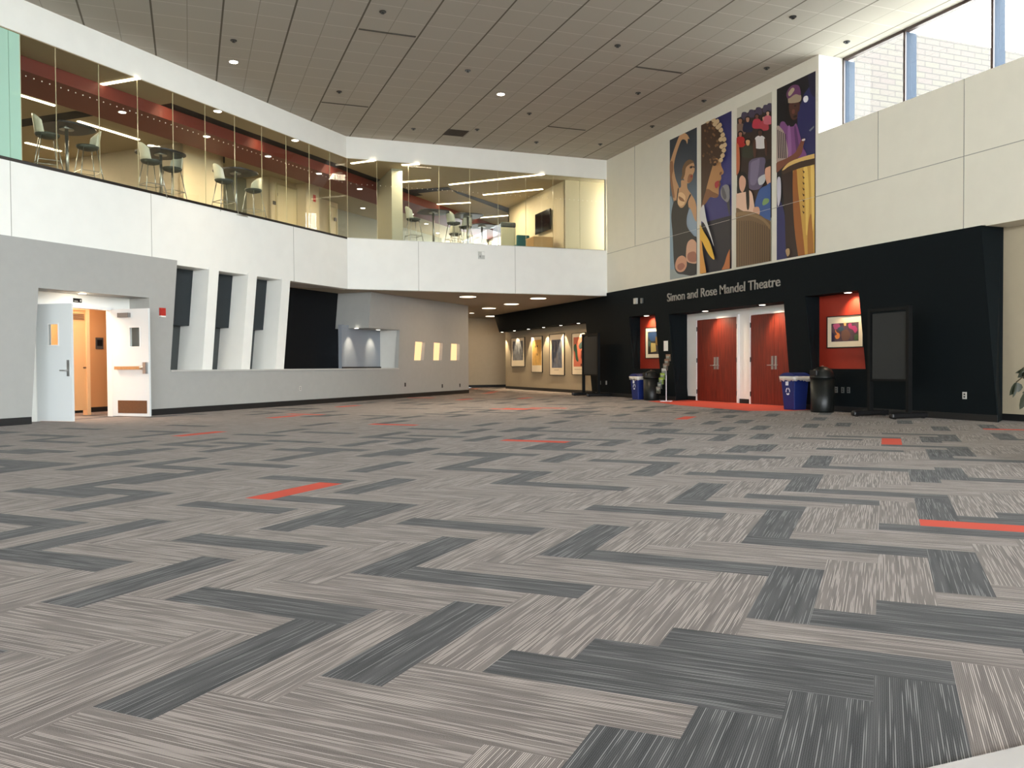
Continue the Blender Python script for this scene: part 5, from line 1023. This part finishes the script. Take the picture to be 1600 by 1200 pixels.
# ------------------------------------------------------------------ leafy plant entering at the right edge
M_leaf = mat('dark_green_leaf', srgb(34, 38, 22), .55, noise=.25, nscale=9); M_stem = mat('brown_stem', srgb(70, 58, 36), .7)
pc = onZ(1700, 735, 0); pX = pc.x + .35; pY = pc.y + .6
o = empty('potted_plant', (pX, pY, 0), 'leafy green potted plant reaching in at the right edge by the beige wall', 'plant')
mb = MB(); mb.lathe((pX, pY, 0), [(.17, 0), (.22, .36), (.24, .38), (.21, .38), (.2, .33)], 24); mb.build('pot', mat('clay_pot', srgb(120, 80, 60), .6), o, smooth=True)
mbs, mbl = MB(), MB()
def leafq(base_, tip, w):
    base_, tip = Vector(base_), Vector(tip); d = tip - base_; up = Vector((0, 0, 1)); sd = d.cross(up); sd = sd.normalized() if sd.length > 1e-4 else Vector((1, 0, 0)); sd = (sd * .35 + d.normalized().cross(WF)).normalized(); n = sd.cross(d).normalized()
    c = [base_ + d * t for t in (0, .2, .5, .8, 1)]; ww = (0.02, .8, 1, .6, 0.0)
    for i in range(4):
        for s_ in (-1, 1): mbl.face([c[i], c[i] + sd * (w * ww[i] * s_) - n * .012 * ww[i], c[i + 1] + sd * (w * ww[i + 1] * s_) - n * .012 * ww[i + 1], c[i + 1]])
top = Vector((pX, pY, .36)); dd = (Vector((pX, pY, 0)).dot(WF)); 
def at(x, y): r_ = ray(x, y); return C0 + r_ * (dd / r_.dot(WF))
mbs.path([top, at(1640, 600), at(1612, 578), at(1588, 597)], .006); mbs.path([top, at(1645, 580), at(1615, 566), at(1597, 576)], .006); mbs.path([top, at(1650, 640), at(1622, 608), at(1604, 612)], .006)
for a, b, w in (((1604, 575), (1586, 583), .018), ((1603, 576), (1590, 590), .035), ((1606, 580), (1598, 592), .03), ((1589, 597), (1577, 618), .035), ((1590, 598), (1591, 613), .032), ((1588, 597), (1582, 622), .02), ((1604, 612), (1593, 640), .045), ((1606, 612), (1612, 640), .05), ((1603, 610), (1597, 614), .014)):
    leafq(at(*a), at(*b), w * 1.25)
for k in range(26):
    t = rp.uniform(0, 6.28); R = rp.uniform(.1, .34); z = rp.uniform(.6, 1.2); p1 = Vector((pX + R * math.cos(t) + .2, pY - .2 + R * math.sin(t), z)); mbs.path([top, (top + p1) / 2 + Vector((0, 0, .15)), p1], .005, 6)
    for j in range(4): a_ = t + rp.uniform(-1.2, 1.2); leafq(p1, p1 + Vector((.16 * math.cos(a_), .16 * math.sin(a_), -rp.uniform(.06, .2))), .04)
mbs.build('stem', M_stem, o, smooth=True); q = mbl.build('foliage', M_leaf, o, smooth=True)
# ------------------------------------------------------------------ walls of the hall behind the camera, with the glazed entrance front
mb = MB(); mb.box((XL - .2, YB - .2, GZ), (13.4, YB, ZC)); mb.box((XL - .2, YB - .2, 0), (XL + .5, YB, GZ)); mb.box((XR, YB - .2, 0), (13.4, YB, GZ)); struct('wall_back', mb, M_white)
mb = MB(); sW = S * (XL + (NW / S + XL)); mb.box((XL - .2, YB, 0), (XL, NW / S + XL + .3, ZC)); struct('wall_far_left', mb, M_white)
w = bpy.data.objects.new('window_4', None); COL.objects.link(w); w['kind'] = 'structure'; w.location = (-1, YB - .1, 0)
mb = MB(); x = XL + .5
while x < XR + .1: mb.box((x - .04, YB - .14, 0), (x + .04, YB - .04, GZ)); x += (XR - XL - .5) / 12
for z in (.05, 2.3, GZ - .04): mb.box((XL + .5, YB - .14, z - .04), (XR, YB - .04, z + .04))
mb.build('window_frame', M_frame, w)
mb = MB(); mb.box((-60, -80, -.25), (60, YB - .2, -.05)); tag(mb.build('pavement', mat('pale_concrete', srgb(190, 186, 178), .9, noise=.05, nscale=2)), None, None, None, 'structure')
